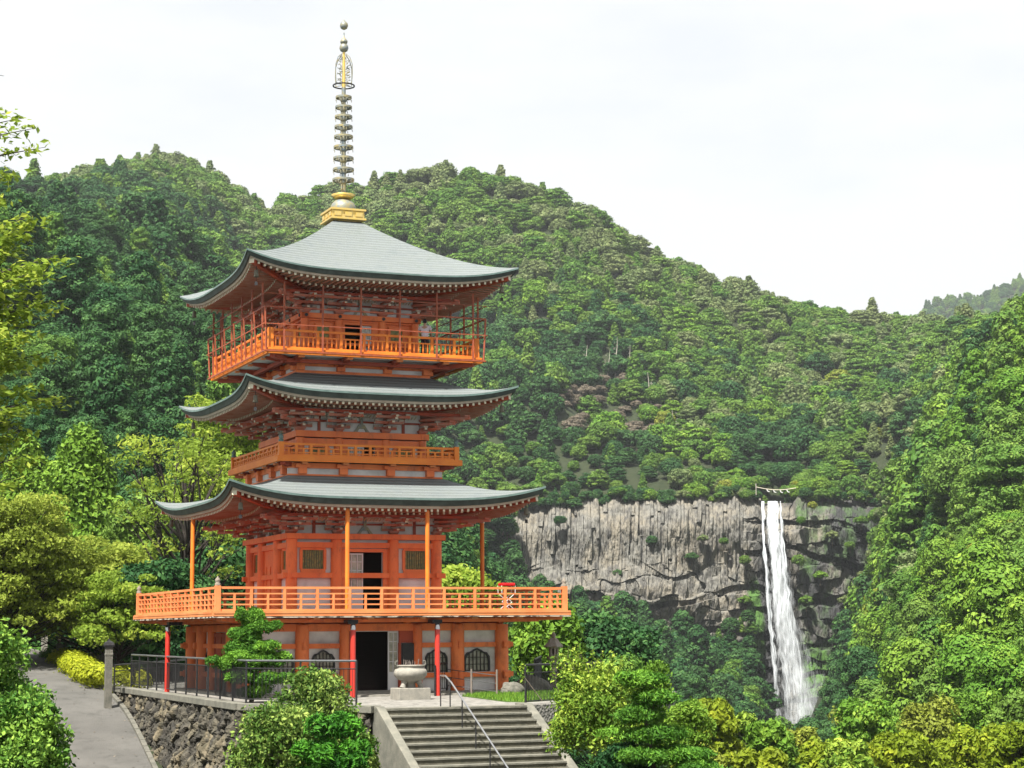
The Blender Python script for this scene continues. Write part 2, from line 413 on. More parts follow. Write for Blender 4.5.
PROTO = {}
_pr = np.random.default_rng(77)
_trunks = {}
def proto(kind, colour, variant, level):
    """(crown mesh, trunk mesh) shared by all copies"""
    key = (kind, colour, variant, level)
    if key in PROTO: return PROTO[key]
    seed = (KINDS_.index(kind)*10+variant)
    r = np.random.default_rng(1000+seed)
    cl = crown_shape(kind, r)
    per, size = {'far': (95, 0.52), 'mid': (380, 0.24), 'near': (700, 0.17)}[level]
    V, Q, T = clump_leaves(cl, per, size, r=np.random.default_rng(seed), facing=0.78)
    me = fast_mesh('crown', V, Q, [LEAF[colour]], T)
    tk = (kind, variant)
    if tk not in _trunks:
        o = trunk_tris(kind, r).build('trunk', PALEB if kind == 'conical' else BARK); _trunks[tk] = o.data; bpy.data.objects.remove(o)
    PROTO[key] = (me, _trunks[tk])
    return PROTO[key]

# ================================================================== THE LAND
TX = np.array([-700, -100, 0, 70, 150, 200, 260, 330, 400, 460, 520, 600, 680, 745, 775, 815, 870, 910, 960, 1024, 1150, 1750], float)
# canopy rows seen from the camera's place, per knot: (distance, picture row), one tuple per column above
KD = {  # distances
 7: [330, 330, 330, 345, 370, 385, 400, 410, 420, 420, 430, 430, 430, 430, 430, 430, 400, 330, 310, 300, 300, 300],
 8: [430, 430, 430, 450, 480, 500, 520, 520, 530, 540, 560, 570, 580, 580, 580, 580, 560, 450, 400, 370, 360, 360],
 9: [600, 600, 600, 620, 640, 650, 660, 670, 680, 690, 705, 705, 705, 705, 700, 700, 700, 600, 510, 460, 440, 440],
 10: [720, 720, 720, 740, 760, 770, 780, 780, 770, 760, 728, 728, 728, 728, 730, 728, 735, 735, 640, 540, 520, 520],
 11: [900, 900, 900, 930, 950, 960, 960, 950, 930, 920, 900, 900, 900, 900, 900, 900, 900, 900, 860, 760, 760, 760],
 12: [1150, 1150, 1150, 1200, 1200, 1180, 1100, 1080, 1060, 1050, 1050, 1050, 1050, 1050, 1050, 1050, 1050, 1050, 1050, 1050, 1050, 1050]}
KY = {
 4: [590, 600, 600, 600, 600, 600, 600, 610, 620, 640, 700, 740, 760, 770, 780, 780, 775, 770, 765, 765, 760, 760],
 5: [500, 520, 520, 520, 525, 530, 540, 560, 590, 620, 690, 745, 775, 792, 805, 800, 790, 770, 750, 730, 700, 700],
 6: [360, 400, 400, 400, 410, 430, 460, 500, 540, 600, 670, 740, 775, 795, 810, 800, 770, 730, 690, 640, 600, 600],
 7: [120, 190, 218, 255, 292, 312, 330, 365, 420, 560, 640, 705, 740, 775, 795, 780, 740, 700, 640, 560, 480, 480],
 8: [100, 150, 180, 215, 260, 290, 330, 400, 480, 600, 640, 690, 725, 770, 795, 770, 700, 560, 500, 430, 340, 340],
 9: [150, 170, 215, 215, 260, 290, 330, 400, 500, 570, 582, 606, 634, 652, 765, 652, 580, 480, 410, 348, 320, 320],
 10: [170, 175, 205, 205, 240, 265, 300, 360, 440, 470, 480, 480, 478, 476, 484, 470, 465, 440, 366, 318, 300, 300],
 11: [190, 190, 195, 185, 200, 215, 250, 270, 290, 300, 325, 345, 375, 395, 400, 390, 385, 385, 345, 340, 320, 320],
 12: [230, 215, 202, 178, 154, 168, 205, 178, 156, 160, 182, 218, 262, 282, 288, 300, 313, 322, 328, 332, 330, 330],
 14: [420, 420, 420, 420, 420, 420, 420, 420, 420, 420, 420, 420, 420, 420, 400, 380, 350, 323, 300, 283, 258, 258]}
TREE_H = 10.0
def knots(px):
    """arrays (K,) of distance and ground height for picture column px"""
    D, Z = [3., 25., 50.], [0.35, -2.6, -4.4]
    ip = lambda a: float(np.interp(px, TX, a))
    D.append(80.); Z.append(float(np.interp(px, [-100, 60, 150, 480, 600, 1100], [1.6, 0.9, -0.3, -0.5, -9, -12])))
    for k, d in ((4, 120.), (5, 170.), (6, 230.)):
        D.append(d); Z.append(CAMZ + d*float(elev(ip(KY[k]))) - (8 if k == 4 else TREE_H))
    for k in range(7, 13):
        d = ip(KD[k]); D.append(d); Z.append(CAMZ + d*float(elev(ip(KY[k]))) - TREE_H)
    D.append(1700.); Z.append(Z[-1]-90)
    D.append(3200.); Z.append(CAMZ + 3200*float(elev(ip(KY[14]))) - TREE_H)
    D.append(6500.); Z.append(Z[-1]-250)
    return np.array(D), np.array(Z)
GCOLS = np.concatenate([np.linspace(-700, -60, 60), np.linspace(-50, 1080, 380), np.linspace(1090, 1750, 60)])
SUBD = [8, 12, 22, 14, 10, 10, 16, 14, 14, 12, 22, 22, 6, 8, 4]
def rowparam():
    t = []
    for i, n in enumerate(SUBD): t += list(i + np.arange(n)/n)
    return np.array(t + [len(SUBD)])
RT = rowparam()
GD = np.empty((len(GCOLS), len(RT))); GZ = np.empty_like(GD)
for i, px in enumerate(GCOLS):
    D_, Z_ = knots(px)
    GD[i] = np.interp(RT, np.arange(len(D_)), D_); GZ[i] = np.interp(RT, np.arange(len(Z_)), Z_)
# soften the creases along and across
def soften(A, n=2):
    for _ in range(n):
        B = A.copy(); B[1:-1] = (A[:-2]+2*A[1:-1]+A[2:])/4; A = B
    return A
GZ = soften(GZ, 6); GD = soften(GD, 6)
GA = (GCOLS-512)/F
GX = GA[:, None]*GD; GY = GD
# gullies and spurs
amp = np.clip((GD-110)/300, 0, 1)*30
ridged = 1-np.abs(fbm(GX/95+7+GY/400, GY/230, 3, 13)*2-1)*1.6
amp = amp*(1-.72*np.exp(-((RT-12)/.75)**2)[None, :])*(1-.6*np.exp(-((RT-7)/.5)**2)[None, :]*(GCOLS < 420)[:, None])
near_cliff = np.exp(-((RT-9.5)/0.9)**2)[None, :]*((GCOLS > 480) & (GCOLS < 900))[:, None]
amp = amp*(1-0.85*near_cliff)
GZ = GZ + amp*(ridged-.62)*.85 + amp*(fbm(GX/50+3, GY/60, 3, 3)-0.5)*.7 + amp*0.25*(fbm(GX/18, GY/18, 2, 9)-0.5)
# the foot of the cliff: level until the rock, then steep behind its face
k9 = int(sum(SUBD[:9])); k10 = int(sum(SUBD[:10])); cf = np.clip((GCOLS-490)/25, 0, 1)*np.clip((905-GCOLS)/25, 0, 1)
for j in range(k9-10, k10):
    f = (RT[j]-9); q = max(0, (f-.84)/.16); z = GZ[:, k9-10]+ (GZ[:, k9]-GZ[:, k9-10])*min(1, max(0, 1+f*2)) if f < 0 else GZ[:, k9] + (GZ[:, k10]-GZ[:, k9])*q*q*(3-2*q)
    if f >= 0: GZ[:, j] = GZ[:, j]*(1-cf)+(z-3*min(1, f*3))*cf
# stream notch above the falls
notch = np.exp(-((GCOLS-777)/15.0)**4)[:, None]*((RT > 9.4) & (RT < 10.25))[None, :]
GZ = GZ - notch*9.0

# near ground: the climbing path on the left and the terrace
PATHC = np.array([(-4.0, 28, -6.0), (-9.3, 50, -4.6), (-12.8, 61.5, -2.55), (-16.3, 72, -0.5), (-20.6, 83, 0.62), (-24.6, 91, 1.35), (-33, 104, 2.0)])
def path_info(x, y):
    """distance to the path's centre line and the path's height there"""
    best = np.full(np.shape(x), 1e9); zz = np.zeros(np.shape(x))
    for a, b in zip(PATHC[:-1], PATHC[1:]):
        dx, dy = b[0]-a[0], b[1]-a[1]; L2 = dx*dx+dy*dy
        t = np.clip(((x-a[0])*dx+(y-a[1])*dy)/L2, 0, 1)
        d = np.hypot(x-a[0]-t*dx, y-a[1]-t*dy); z = a[2]+t*(b[2]-a[2])
        zz = np.where(d < best, z, zz); best = np.minimum(best, d)
    return best, zz
pd_, pz_ = path_info(GX, GY)
wgt = np.clip(1-(pd_-2.2)/5.0, 0, 1); wgt = wgt*wgt*(3-2*wgt)
GZ = GZ*(1-wgt) + (pz_-0.10)*wgt
TH = 0.39682464; AX, AY = -6.08916715, 68.0
Ex = np.array([math.cos(TH), math.sin(TH)]); Gy = np.array([-math.sin(TH), math.cos(TH)])
def loc2w(u, v, z=0.0): return (AX+u*Ex[0]+v*Gy[0], AY+u*Ex[1]+v*Gy[1], z)
T0, T1, T2 = np.array([-14.9, 73.6]), np.array([-7.85, 55.7]), np.array([-4.4, 53.6])
SL, SR = np.array([-3.75, 53.1]), np.array([0.33, 54.85])
TERR = np.array([T0, T1, T2, SL, SR, SR+Ex*3.2+Gy*1.2, SR+Ex*9+Gy*8, loc2w(9.5, 14)[:2], (-10, 88), (-18.2, 82)])
def in_poly(x, y, P):
    c = np.zeros(np.shape(x), bool); n = len(P)
    for i in range(n):
        (x0, y0), (x1, y1) = P[i], P[(i+1) % n]
        cond = ((y0 > y) != (y1 > y)) & (x < (x1-x0)*(y-y0)/(y1-y0+1e-12)+x0)
        c ^= cond
    return c
ins = in_poly(GX, GY, TERR)
GZ = np.where(ins, np.minimum(GZ, -0.5), GZ)

GROUND = mat('forest_soil', (0.020, 0.032, 0.012), 0.95, (0.035, 0.045, 0.018), 0.4, dirt=(0.03, 0.045, 0.02), dirt_scale=0.1, bump=0.6, bscale=1.5)
nc, nr = GX.shape
V = np.stack([GX, GY, GZ], -1).reshape(-1, 3)
I = np.arange(nc*nr).reshape(nc, nr)
Q = np.stack([I[:-1, :-1], I[1:, :-1], I[1:, 1:], I[:-1, 1:]], -1).reshape(-1, 4)
tag(link('terrain', fast_mesh('terrain', V, Q, GROUND, smooth=True)), kind='structure')
def ground_z(x, y):
    px = x/y*F+512; ci = np.interp(px, GCOLS, np.arange(nc)); i0 = int(min(ci, nc-2)); fx = ci-i0
    z = 0
    for i, w in ((i0, 1-fx), (i0+1, fx)): z += w*float(np.interp(y, GD[i], GZ[i]))
    return z

# ------------------------------------------------------------------ the rock cliff
def rock_mat():
    m = bpy.data.materials.new('columnar_rock'); m.use_nodes = True
    n = m.node_tree.nodes; l = m.node_tree.links; b = n['Principled BSDF']; b.inputs['Roughness'].default_value = 0.85
    t = n.new('ShaderNodeTexCoord')
    def noise(scale, st, det=6, rough=0.65):
        mp = n.new('ShaderNodeMapping'); mp.inputs['Scale'].default_value = st; l.new(t.outputs['Object'], mp.inputs['Vector'])
        o = n.new('ShaderNodeTexNoise'); o.inputs['Scale'].default_value = scale; o.inputs['Detail'].default_value = det; o.inputs['Roughness'].default_value = rough
        l.new(mp.outputs[0], o.inputs['Vector']); return o.outputs['Fac']
    def mix(fac, A, B, lo=0.4, hi=0.6):
        r = n.new('ShaderNodeMapRange'); r.inputs[1].default_value = lo; r.inputs[2].default_value = hi; l.new(fac, r.inputs[0])
        x = n.new('ShaderNodeMix'); x.data_type = 'RGBA'; l.new(r.outputs[0], x.inputs['Factor'])
        for k, v in (('A', A), ('B', B)):
            if isinstance(v, tuple): x.inputs[k].default_value = (*v, 1)
            else: l.new(v, x.inputs[k])
        return x.outputs['Result']
    c = mix(noise(0.10, (1, 1, 1)), (0.150, 0.146, 0.130), (0.20, 0.178, 0.138), 0.42, 0.62)
    c = mix(noise(0.55, (1, 1, 0.10)), c, (0.055, 0.053, 0.05), 0.45, 0.66)          # dark streaks run down the columns
    c = mix(noise(0.35, (1, 1, 0.5)), c, (0.21, 0.205, 0.195), 0.60, 0.74)
    at_ = n.new('ShaderNodeAttribute'); at_.attribute_name = 'tone'
    c = mix(at_.outputs['Fac'], c, (0.032, 0.033, 0.035), 0.2, .9)                  # wet dark rock near the falls
    at2 = n.new('ShaderNodeAttribute'); at2.attribute_name = 'moss'
    ad = n.new('ShaderNodeMath'); ad.operation = 'MULTIPLY'; l.new(at2.outputs['Fac'], ad.inputs[0]); l.new(noise(0.16, (1, 1, 0.45)), ad.inputs[1])
    c = mix(ad.outputs[0], c, (0.055, 0.13, 0.02), 0.26, 0.42)
    l.new(c, b.inputs['Base Color'])
    bp = n.new('ShaderNodeBump'); bp.inputs['Strength'].default_value = 0.9; bp.inputs['Distance'].default_value = 1.0
    l.new(noise(0.8, (1, 1, 0.35), 8), bp.inputs['Height']); l.new(bp.outputs[0], b.inputs['Normal'])
    return m
ROCK = rock_mat()
def cliff_top_row(px): return (vnoise(np.asarray(px)/7.0, np.asarray(px)*0, 3)-.5)*5*(np.abs(np.asarray(px)-777) > 24) + np.interp(px, [480, 520, 560, 640, 745, 757, 764, 792, 799, 830, 880, 910], [512, 505, 503, 498, 497, 497, 505, 505, 496, 497, 500, 500])
def build_cliff():
    nx, nz = 760, 470
    px = np.linspace(485, 905, nx); s = np.linspace(0, 1, nz)
    PX, S = np.meshgrid(px, s, indexing='ij')
    R = cliff_top_row(PX)*(1-S) + 792*S
    X = (PX-512)/F*718; Z = CAMZ + 718*elev(R)
    Dp = 717 + (fbm(X/26, Z/40, 4, 21)-0.5)*11
    upper = np.clip((590-R)/30, 0, 1)*np.clip((752-PX)/12, 0, 1)
    low = 1-upper
    # basalt-like columns, each with its own step
    xc = X/1.5 + (fbm(X/10, Z/60, 3, 31)-0.5)*3.0 + (vnoise(X/30, Z/9, 37)-.5)*.5
    col = vnoise(np.floor(xc), np.floor(Z/15 + vnoise(np.floor(xc), xc*0, 6)*5), 33); fr = np.abs((xc % 1)-0.5)*2
    Dp += upper*((col-0.5)*2.3 + np.clip(fr-0.80, 0, 1)*2.6)
    # blocks and ledges lower down
    bz = Z/5.0 + (fbm(X/13, Z/13, 3, 41)-0.5)*2.4; bx = X/4.6 + (fbm(X/9, Z/9, 3, 43)-0.5)*2.0 + np.floor(bz)*0.37
    blk = vnoise(np.floor(bx), np.floor(bz), 45)
    fz = bz % 1; fxx = np.abs((bx % 1)-0.5)*2
    Dp += low*((blk-0.5)*2.6 + np.clip(fz-0.86, 0, 1)*6 + np.clip(fxx-0.9, 0, 1)*5)
    bz2 = Z/14.0 + (fbm(X/30, Z/30, 3, 51)-0.5)*1.6
    Dp += low*(((bz2 % 1) > 0.82)*2.8 - (vnoise(np.floor(bz2), np.floor(X/17+np.floor(bz2)*0.5), 53))*3.0)
    Dp += (fbm(X/1.3, Z/3.6, 4, 61)-0.5)*2.2
    # overhanging lower lip on the left part, falls chute, slope back to the right of the falls
    Dp -= np.exp(-((R-600)/26)**2)*np.clip((735-PX)/40, 0, 1)*4.5
    Dp += np.exp(-((PX-775-(R-500)*0.06)/20)**2)*3.5
    Dp += np.clip((PX-800)/70, 0, 1)*4
    Dp += np.clip(1-S*9, 0, 1)**1.5*9                 # rounded brow
    dd = Dp/718
    V = np.stack([X*dd, Dp, CAMZ+(Z-CAMZ)*dd], -1).reshape(-1, 3)
    I = np.arange(nx*nz).reshape(nx, nz)
    Q = np.stack([I[:-1, :-1], I[:-1, 1:], I[1:, 1:], I[1:, :-1]], -1).reshape(-1, 4)
    wet = np.clip((PX-742)/22, 0, 1)*np.clip((fbm(X/14, Z/20, 4, 71)-0.28)*3.2, 0, 1) + 0.9*np.exp(-((PX-762)/14)**2)*np.clip((R-560)/50, 0, 1)
    wet = np.clip(wet + np.clip((R-585)/60, 0, 1)*0.35*np.clip((fbm(X/9, Z/30, 3, 75)-0.4)*4, 0, 1), 0, 1)
    moss = np.clip(np.exp(-((PX-752)/9)**2)*np.clip((R-560)/50, 0, 1)*1.1 + np.clip((PX-786)/10, 0, 1)*0.40 + np.exp(-((PX-812)/14)**2)*np.clip((R-640)/50, 0, 1)*1.0
                   + 0.17, 0, 1)
    me = fast_mesh('cliff', V, Q, ROCK, wet.ravel(), smooth=False)
    a = me.attributes.new('moss', 'FLOAT', 'POINT'); a.data.foreach_set('value', moss.ravel().astype(np.float32))
    tag(link('cliff', me), kind='structure')
build_cliff()

# ------------------------------------------------------------------ the waterfall
def water_mat(name, lo, hi, seed):
    m = bpy.data.materials.new(name); m.use_nodes = True
    n = m.node_tree.nodes; l = m.node_tree.links; b = n['Principled BSDF']
    b.inputs['Base Color'].default_value = (0.66, 0.70, 0.74, 1); b.inputs['Roughness'].default_value = 0.7
    at_ = n.new('ShaderNodeAttribute'); at_.attribute_name = 'flow'; ed = n.new('ShaderNodeAttribute'); ed.attribute_name = 'tone'
    no = []
    for sc, st in ((1.0, (30, 3.2, 1)), (1.0, (8, 1.6, 1))):
        mp = n.new('ShaderNodeMapping'); mp.inputs['Scale'].default_value = st; mp.inputs['Location'].default_value = (seed*3.7, seed*1.3, seed)
        l.new(at_.outputs['Vector'], mp.inputs['Vector'])
        o = n.new('ShaderNodeTexNoise'); o.inputs['Scale'].default_value = sc; o.inputs['Detail'].default_value = 7; o.inputs['Roughness'].default_value = 0.62
        l.new(mp.outputs[0], o.inputs['Vector']); no.append(o.outputs['Fac'])
    av = n.new('ShaderNodeMath'); av.operation = 'ADD'; l.new(no[0], av.inputs[0]); l.new(no[1], av.inputs[1])
    s2 = n.new('ShaderNodeMath'); s2.operation = 'MULTIPLY'; s2.inputs[1].default_value = 0.5; l.new(av.outputs[0], s2.inputs[0])
    su = n.new('ShaderNodeMath'); su.operation = 'ADD'; l.new(s2.outputs[0], su.inputs[0]); l.new(ed.outputs['Fac'], su.inputs[1])
    mr = n.new('ShaderNodeMapRange'); mr.inputs[1].default_value = lo; mr.inputs[2].default_value = hi; l.new(su.outputs[0], mr.inputs[0])
    tr = n.new('ShaderNodeBsdfTransparent'); ms = n.new('ShaderNodeMixShader')
    l.new(mr.outputs[0], ms.inputs[0]); l.new(tr.outputs[0], ms.inputs[1]); l.new(b.outputs[0], ms.inputs[2])
    l.new(ms.outputs[0], n['Material Output'].inputs['Surface'])
    return m
def build_falls():
    root = tag(empty('waterfall', at(776, 740, 706)), kind='structure')
    root.location = (0, 0, 0)
    nv, nu = 160, 40
    def sheet(name, edges, d0, seed, bias, lo, hi):
        v = np.linspace(0, 1, nv); u = np.linspace(0, 1, nu); Vv, Uu = np.meshgrid(v, u, indexing='ij')
        row = 503 + Vv*243
        L = np.interp(row, [e[0] for e in edges], [e[1] for e in edges]); R = np.interp(row, [e[0] for e in edges], [e[2] for e in edges])
        L = L + (vnoise(row/9, row*0, seed)-0.5)*2.2; R = R + (vnoise(row/7, row*0+5, seed+3)-0.5)*3
        P = L+(R-L)*Uu
        dd = d0 + 4.0*(1-Vv)**6*1.6 - np.sin(Uu*math.pi)*1.3 - Vv*2.2 + (fbm(Uu*9, Vv*14, 3, seed)-0.5)*1.6
        X = (P-512)/F*dd; Z = CAMZ + dd*elev(row)
        X += 0.0
        I = np.arange(nv*nu).reshape(nv, nu); Q = np.stack([I[:-1, :-1], I[:-1, 1:], I[1:, 1:], I[1:, :-1]], -1).reshape(-1, 4)
        e = np.minimum(Uu, 1-Uu)*2
        tone = bias(Uu, Vv, e)
        me = fast_mesh(name, np.stack([X, dd, Z], -1).reshape(-1, 3), Q, water_mat(name+'_water', lo, hi, seed), tone.ravel(), smooth=True)
        a = me.attributes.new('flow', 'FLOAT_VECTOR', 'POINT'); a.data.foreach_set('vector', np.stack([Uu*(0.4+Vv), Vv*6, Uu*0], -1).ravel().astype(np.float32))
        link(name, me, root)
    sheet('water_curtain', [(503, 764.5, 779.5), (520, 764, 780), (570, 765.5, 783), (620, 767, 790), (680, 770, 803), (746, 773, 815)], 708, 2,
          lambda U, V, e: np.clip(e*1.8, 0, 1)*0.36 - 0.18 - V*0.22 - np.clip(U-0.5, 0, 1)*0.26*V, 0.42, 0.72)
    sheet('water_strand', [(503, 759.5, 763), (560, 760.5, 765), (620, 763.5, 770), (746, 770, 778)], 709, 9,
          lambda U, V, e: np.clip(e*2, 0, 1)*0.30-0.12-V*0.17, 0.45, 0.68)
    sheet('water_strand', [(503, 778.5, 781.5), (540, 778.5, 783), (600, 779, 789), (746, 790, 812)], 708.5, 15,
          lambda U, V, e: np.clip(e*2, 0, 1)*0.30-0.12-V*0.17, 0.47, 0.72)
    sheet('spray_veil', [(503, 764, 780), (560, 763, 788), (620, 764, 799), (680, 767, 822), (746, 770, 840)], 704, 22,
          lambda U, V, e: np.clip(e*1.2, 0, 1)*0.26-0.24+V*0.10, 0.40, 1.05)
build_falls()

# sacred rope strung over the lip of the falls
def build_rope():
    mb = MB(); a, b = at(756, 487, 716), at(796, 488, 716); pts = []
    for i in range(13):
        t = i/12; p = a.lerp(b, t); p.z -= math.sin(math.pi*t)*0.9; pts.append(tuple(p))
    mb.tube(pts, [0.14]*13, 5)
    root = empty('sacred_rope', a, label='straw rope hung with white paper strips across the top of the waterfall', cat='rope')
    root.location = (0, 0, 0)
    mb.build('rope', CREAM, root)
    for i in (3, 5, 7, 9):
        p = pts[i]; m2 = MB()
        m2.prism([(p[0], p[2]), (p[0]+0.5, p[2]-0.1), (p[0]+0.75, p[2]-0.75), (p[0]+1.35, p[2]-0.9), (p[0]+1.2, p[2]-1.2), (p[0]+0.45, p[2]-0.9)], p[1]-0.05, p[1])
        m2.build('paper_strip', WHITEP, root)
    m3 = MB(); m3.cyl((a.x, a.y, a.z-3), (a.x, a.y, a.z+1.3), 0.18, n=6); m3.build('rope_post', SNAG, root)
build_rope()

# ================================================================== HILLSIDE TREES
def col_of(px): return np.interp(px, GCOLS, np.arange(nc))
def grid_at(c, r):
    i0 = np.clip(c.astype(int), 0, nc-2); j0 = np.clip(r.astype(int), 0, nr-2); fx = c-i0; fy = r-j0
    def g(A): return (A[i0, j0]*(1-fx)+A[i0+1, j0]*fx)*(1-fy)+(A[i0, j0+1]*(1-fx)+A[i0+1, j0+1]*fx)*fy
    return g(GX), g(GY), g(GZ)
sel_r = np.where((RT >= 4.35) & (RT <= 12.6))[0]
r0, r1 = sel_r[0], sel_r[-1]
c0, c1 = int(col_of(-640)), int(col_of(1640))
ax_ = np.hypot(GX[1:, :-1]-GX[:-1, :-1], GY[1:, :-1]-GY[:-1, :-1]); ay_ = np.sqrt((GX[:-1, 1:]-GX[:-1, :-1])**2+(GY[:-1, 1:]-GY[:-1, :-1])**2+(GZ[:-1, 1:]-GZ[:-1, :-1])**2)
area = ax_*ay_
sub = area[c0:c1, r0:r1]; prob = (sub/sub.sum()).ravel()
NC = 90000
pick = rng.choice(prob.size, NC, p=prob); pc = c0 + pick//sub.shape[1] + rng.random(NC); pr = r0 + pick % sub.shape[1] + rng.random(NC)
X, Y, Z = grid_at(pc, pr); PXc = X/Y*F+512; RTc = np.interp(pr, np.arange(nr), RT)
MINS = np.interp(Y, [140, 300, 500, 700, 1100], [6.0, 6.9, 6.4, 5.9, 6.4])
hashg = {}; keep = []
for i in range(NC):
    px, y, t = PXc[i], Y[i], RTc[i]
    if 500 < px < 892 and 9.25 < t < 9.99: continue                 # bare rock
    if 760 < px < 794 and 8.6 < t < 10.3: continue                 # stream and pool
    if 756 < px < 838 and 8.2 < t < 9.3: continue
    g = 8.0; k = (int(X[i]//g), int(Y[i]//g)); ok = True
    for a in (-1, 0, 1):
        for b in (-1, 0, 1):
            for (xx, yy, zz) in hashg.get((k[0]+a, k[1]+b), ()):
                if (xx-X[i])**2+(yy-y)**2+((zz-Z[i])*0.6)**2 < MINS[i]**2: ok = False; break
            if not ok: break
        if not ok: break
    if ok: hashg.setdefault(k, []).append((X[i], Y[i], Z[i])); keep.append(i)
keep = np.array(keep)
# drop what stands far out of sight behind a ridge
hor = np.maximum.accumulate(np.where(GD > 115, (GZ+5.0-CAMZ)/GD, -9), axis=1)
ev = (Z[keep]+12-CAMZ)/Y[keep]
hh = hor[np.clip(pc[keep].astype(int), 0, nc-1), np.clip(pr[keep].astype(int)-2, 0, nr-1)]
keep = keep[ev > hh-0.012]
print('trees on the hills', len(keep))

def species(px, y, t, q, q2):
    """kind, colour for a tree on the hill (q, q2 random)"""
    left = t < 7.6 and px < 470
    right = px > 860 and t < 9.8
    big = vnoise(np.array([px/55.0]), np.array([t*2.2+y/130]), 91)[0]
    q = min(0.999, max(0, q*0.6+big*0.4))
    if left:
        kd = KINDS_[[2, 3, 0, 2, 1, 0, 4, 3][int(q2*8)]]
        co = 'dark green' if q < 0.76 else 'mid green' if q < 0.93 else 'olive' if q < 0.95 else 'fresh green'
        if px < 120 and t > 6: co = 'dark green' if q < 0.72 else 'mid green' if q < 0.9 else 'olive'
    elif right:
        kd = KINDS_[[2, 2, 3, 1, 2, 2, 0, 3][int(q2*8)]]
        co = 'dark green' if q < 0.22 else 'mid green' if q < 0.54 else 'fresh green' if q < 0.80 else 'yellow-green' if q < 0.86 else 'olive'
    elif t < 9.2:                      # below the cliff
        kd = KINDS_[[2, 0, 0, 3, 1][int(q2*5)]]; co = 'dark green' if q < 0.8 else 'mid green'
    elif px < 660 and t < 11.2:        # over the cliff
        kd = KINDS_[[0, 2, 4, 1, 0][int(q2*5)]]; co = 'dark green' if q < 0.58 else 'mid green' if q < 0.84 else 'fresh green' if q < 0.92 else 'olive'
    else:
        kd = KINDS_[[0, 1, 4, 2, 0, 1][int(q2*6)]]; co = 'mid green' if q < 0.42 else 'dark green' if q < 0.56 else 'fresh green' if q < 0.66 else 'olive' if q < 0.88 else 'yellow-green'
        if px < 330 or t > 11.5: co = 'mid green' if q < 0.5 else 'olive' if q < 0.82 else 'fresh green' if q < .92 else 'dark green'  # paler leaf colours on ridge and back hill stand in for haze
    return kd, co
TREES = []
for i in keep:
    s = (0.62+0.70*rng.random()**1.3)*np.interp(Y[i], [150, 300, 700, 1100], [1.0, 1.08, 1.12, 1.2])
    if RTc[i] < 5.2: s *= 0.8
    if PXc[i] > 480 and 9.95 < RTc[i] < 10.3 and PXc[i] < 900: s *= 0.66
    kd, co = species(PXc[i], Y[i], RTc[i], rng.random(), rng.random())
    if PXc[i] > 850 and RTc[i] < 9.4: s *= 1.22
    if 735 < PXc[i] < 820 and 10.2 < RTc[i] < 10.6: co = 'dark green'; s *= .9  # dark leaves only round the stream notch, colour standing in for its shade
    # scrub on the pale bare slope over the cliff
    if 555 < PXc[i] < 660 and 10.35 < RTc[i] < 10.85 and rng.random() < 0.55: co = 'brown'; s *= 0.55; kd = 'spreading'
    TREES.append(dict(x=X[i], y=Y[i], z=Z[i]-2.6*s, s=s, kd=kd, co=co, t=RTc[i], px=PXc[i], rz=rng.random()*6.28, v=int(rng.random()*2)))
# brush overhanging the brow of the cliff, and dark trees climbing its left end
def cliff_tree(px, py, d, s, kd, co): 
    a = at(px, py, d); TREES.append(dict(x=a.x, y=d, z=a.z-7.0*s, s=s, kd=kd, co=co, t=10.2, px=px, rz=rng.random()*6.28, v=int(rng.random()*2), low=1))
for px in np.arange(488, 905, 4.2):
    if 757 < px < 798: continue
    up = rng.random(); r_ = float(cliff_top_row(px))-1+9*(rng.random()-.62)
    cliff_tree(px+rng.random()*3, r_, 722+4*rng.random(), .26+.34*rng.random()**1.5, ['rounded', 'spreading', 'rounded'][int(rng.random()*3)], 'dark green' if up < (.62 if px < 690 else .3) else 'mid green' if up < .86 else 'olive' if up < .93 else 'fresh green')
for _ in range(16): cliff_tree(760+36*rng.random(), 482-12*rng.random(), 752+10*rng.random(), .6+.3*rng.random(), 'rounded', 'dark green')  # dark-leaved trees added behind the notch to paint its shaded hollow
for _ in range(46): cliff_tree(474+42*rng.random()**1.3, 498+105*rng.random(), 705+6*rng.random(), .45+.35*rng.random(), KINDS_[int(rng.random()*3)], 'dark green' if rng.random() < .8 else 'mid green')
for _ in range(34): cliff_tree([744, 806][int(rng.random()*2)]+9*rng.normal(), 484+9*rng.random(), 727+6*rng.random(), .42+.3*rng.random(), 'rounded', ['yellow-green', 'fresh green', 'mid green'][int(rng.random()*3)])
for _ in range(26): cliff_tree(868+26*rng.random()**.7, 500+120*rng.random(), 706+5*rng.random(), .35+.35*rng.random(), 'rounded', ['mid green', 'olive', 'fresh green'][int(rng.random()*3)])
for _ in range(30):
    q_ = rng.random(); cliff_tree(700+55*q_+rng.normal()*3, 655-70*q_*rng.random()+30*rng.random(), 709, .35+.35*rng.random(), KINDS_[int(rng.random()*3)], 'dark green' if rng.random() < .75 else 'mid green')
for _ in range(900):
    px = 880+190*rng.random(); c_ = col_of(px); j_ = np.interp(13.55+.5*rng.random(), RT, np.arange(nr)); gx, gy, gz = grid_at(np.array([c_]), np.array([j_]))
    TREES.append(dict(x=gx[0], y=gy[0], z=gz[0]-4, s=1.1+.5*rng.random(), kd=KINDS_[int(rng.random()*3)], co='dark green' if rng.random() < .5 else 'mid green', t=13.7, px=px, rz=rng.random()*6.28, v=0, low=1))
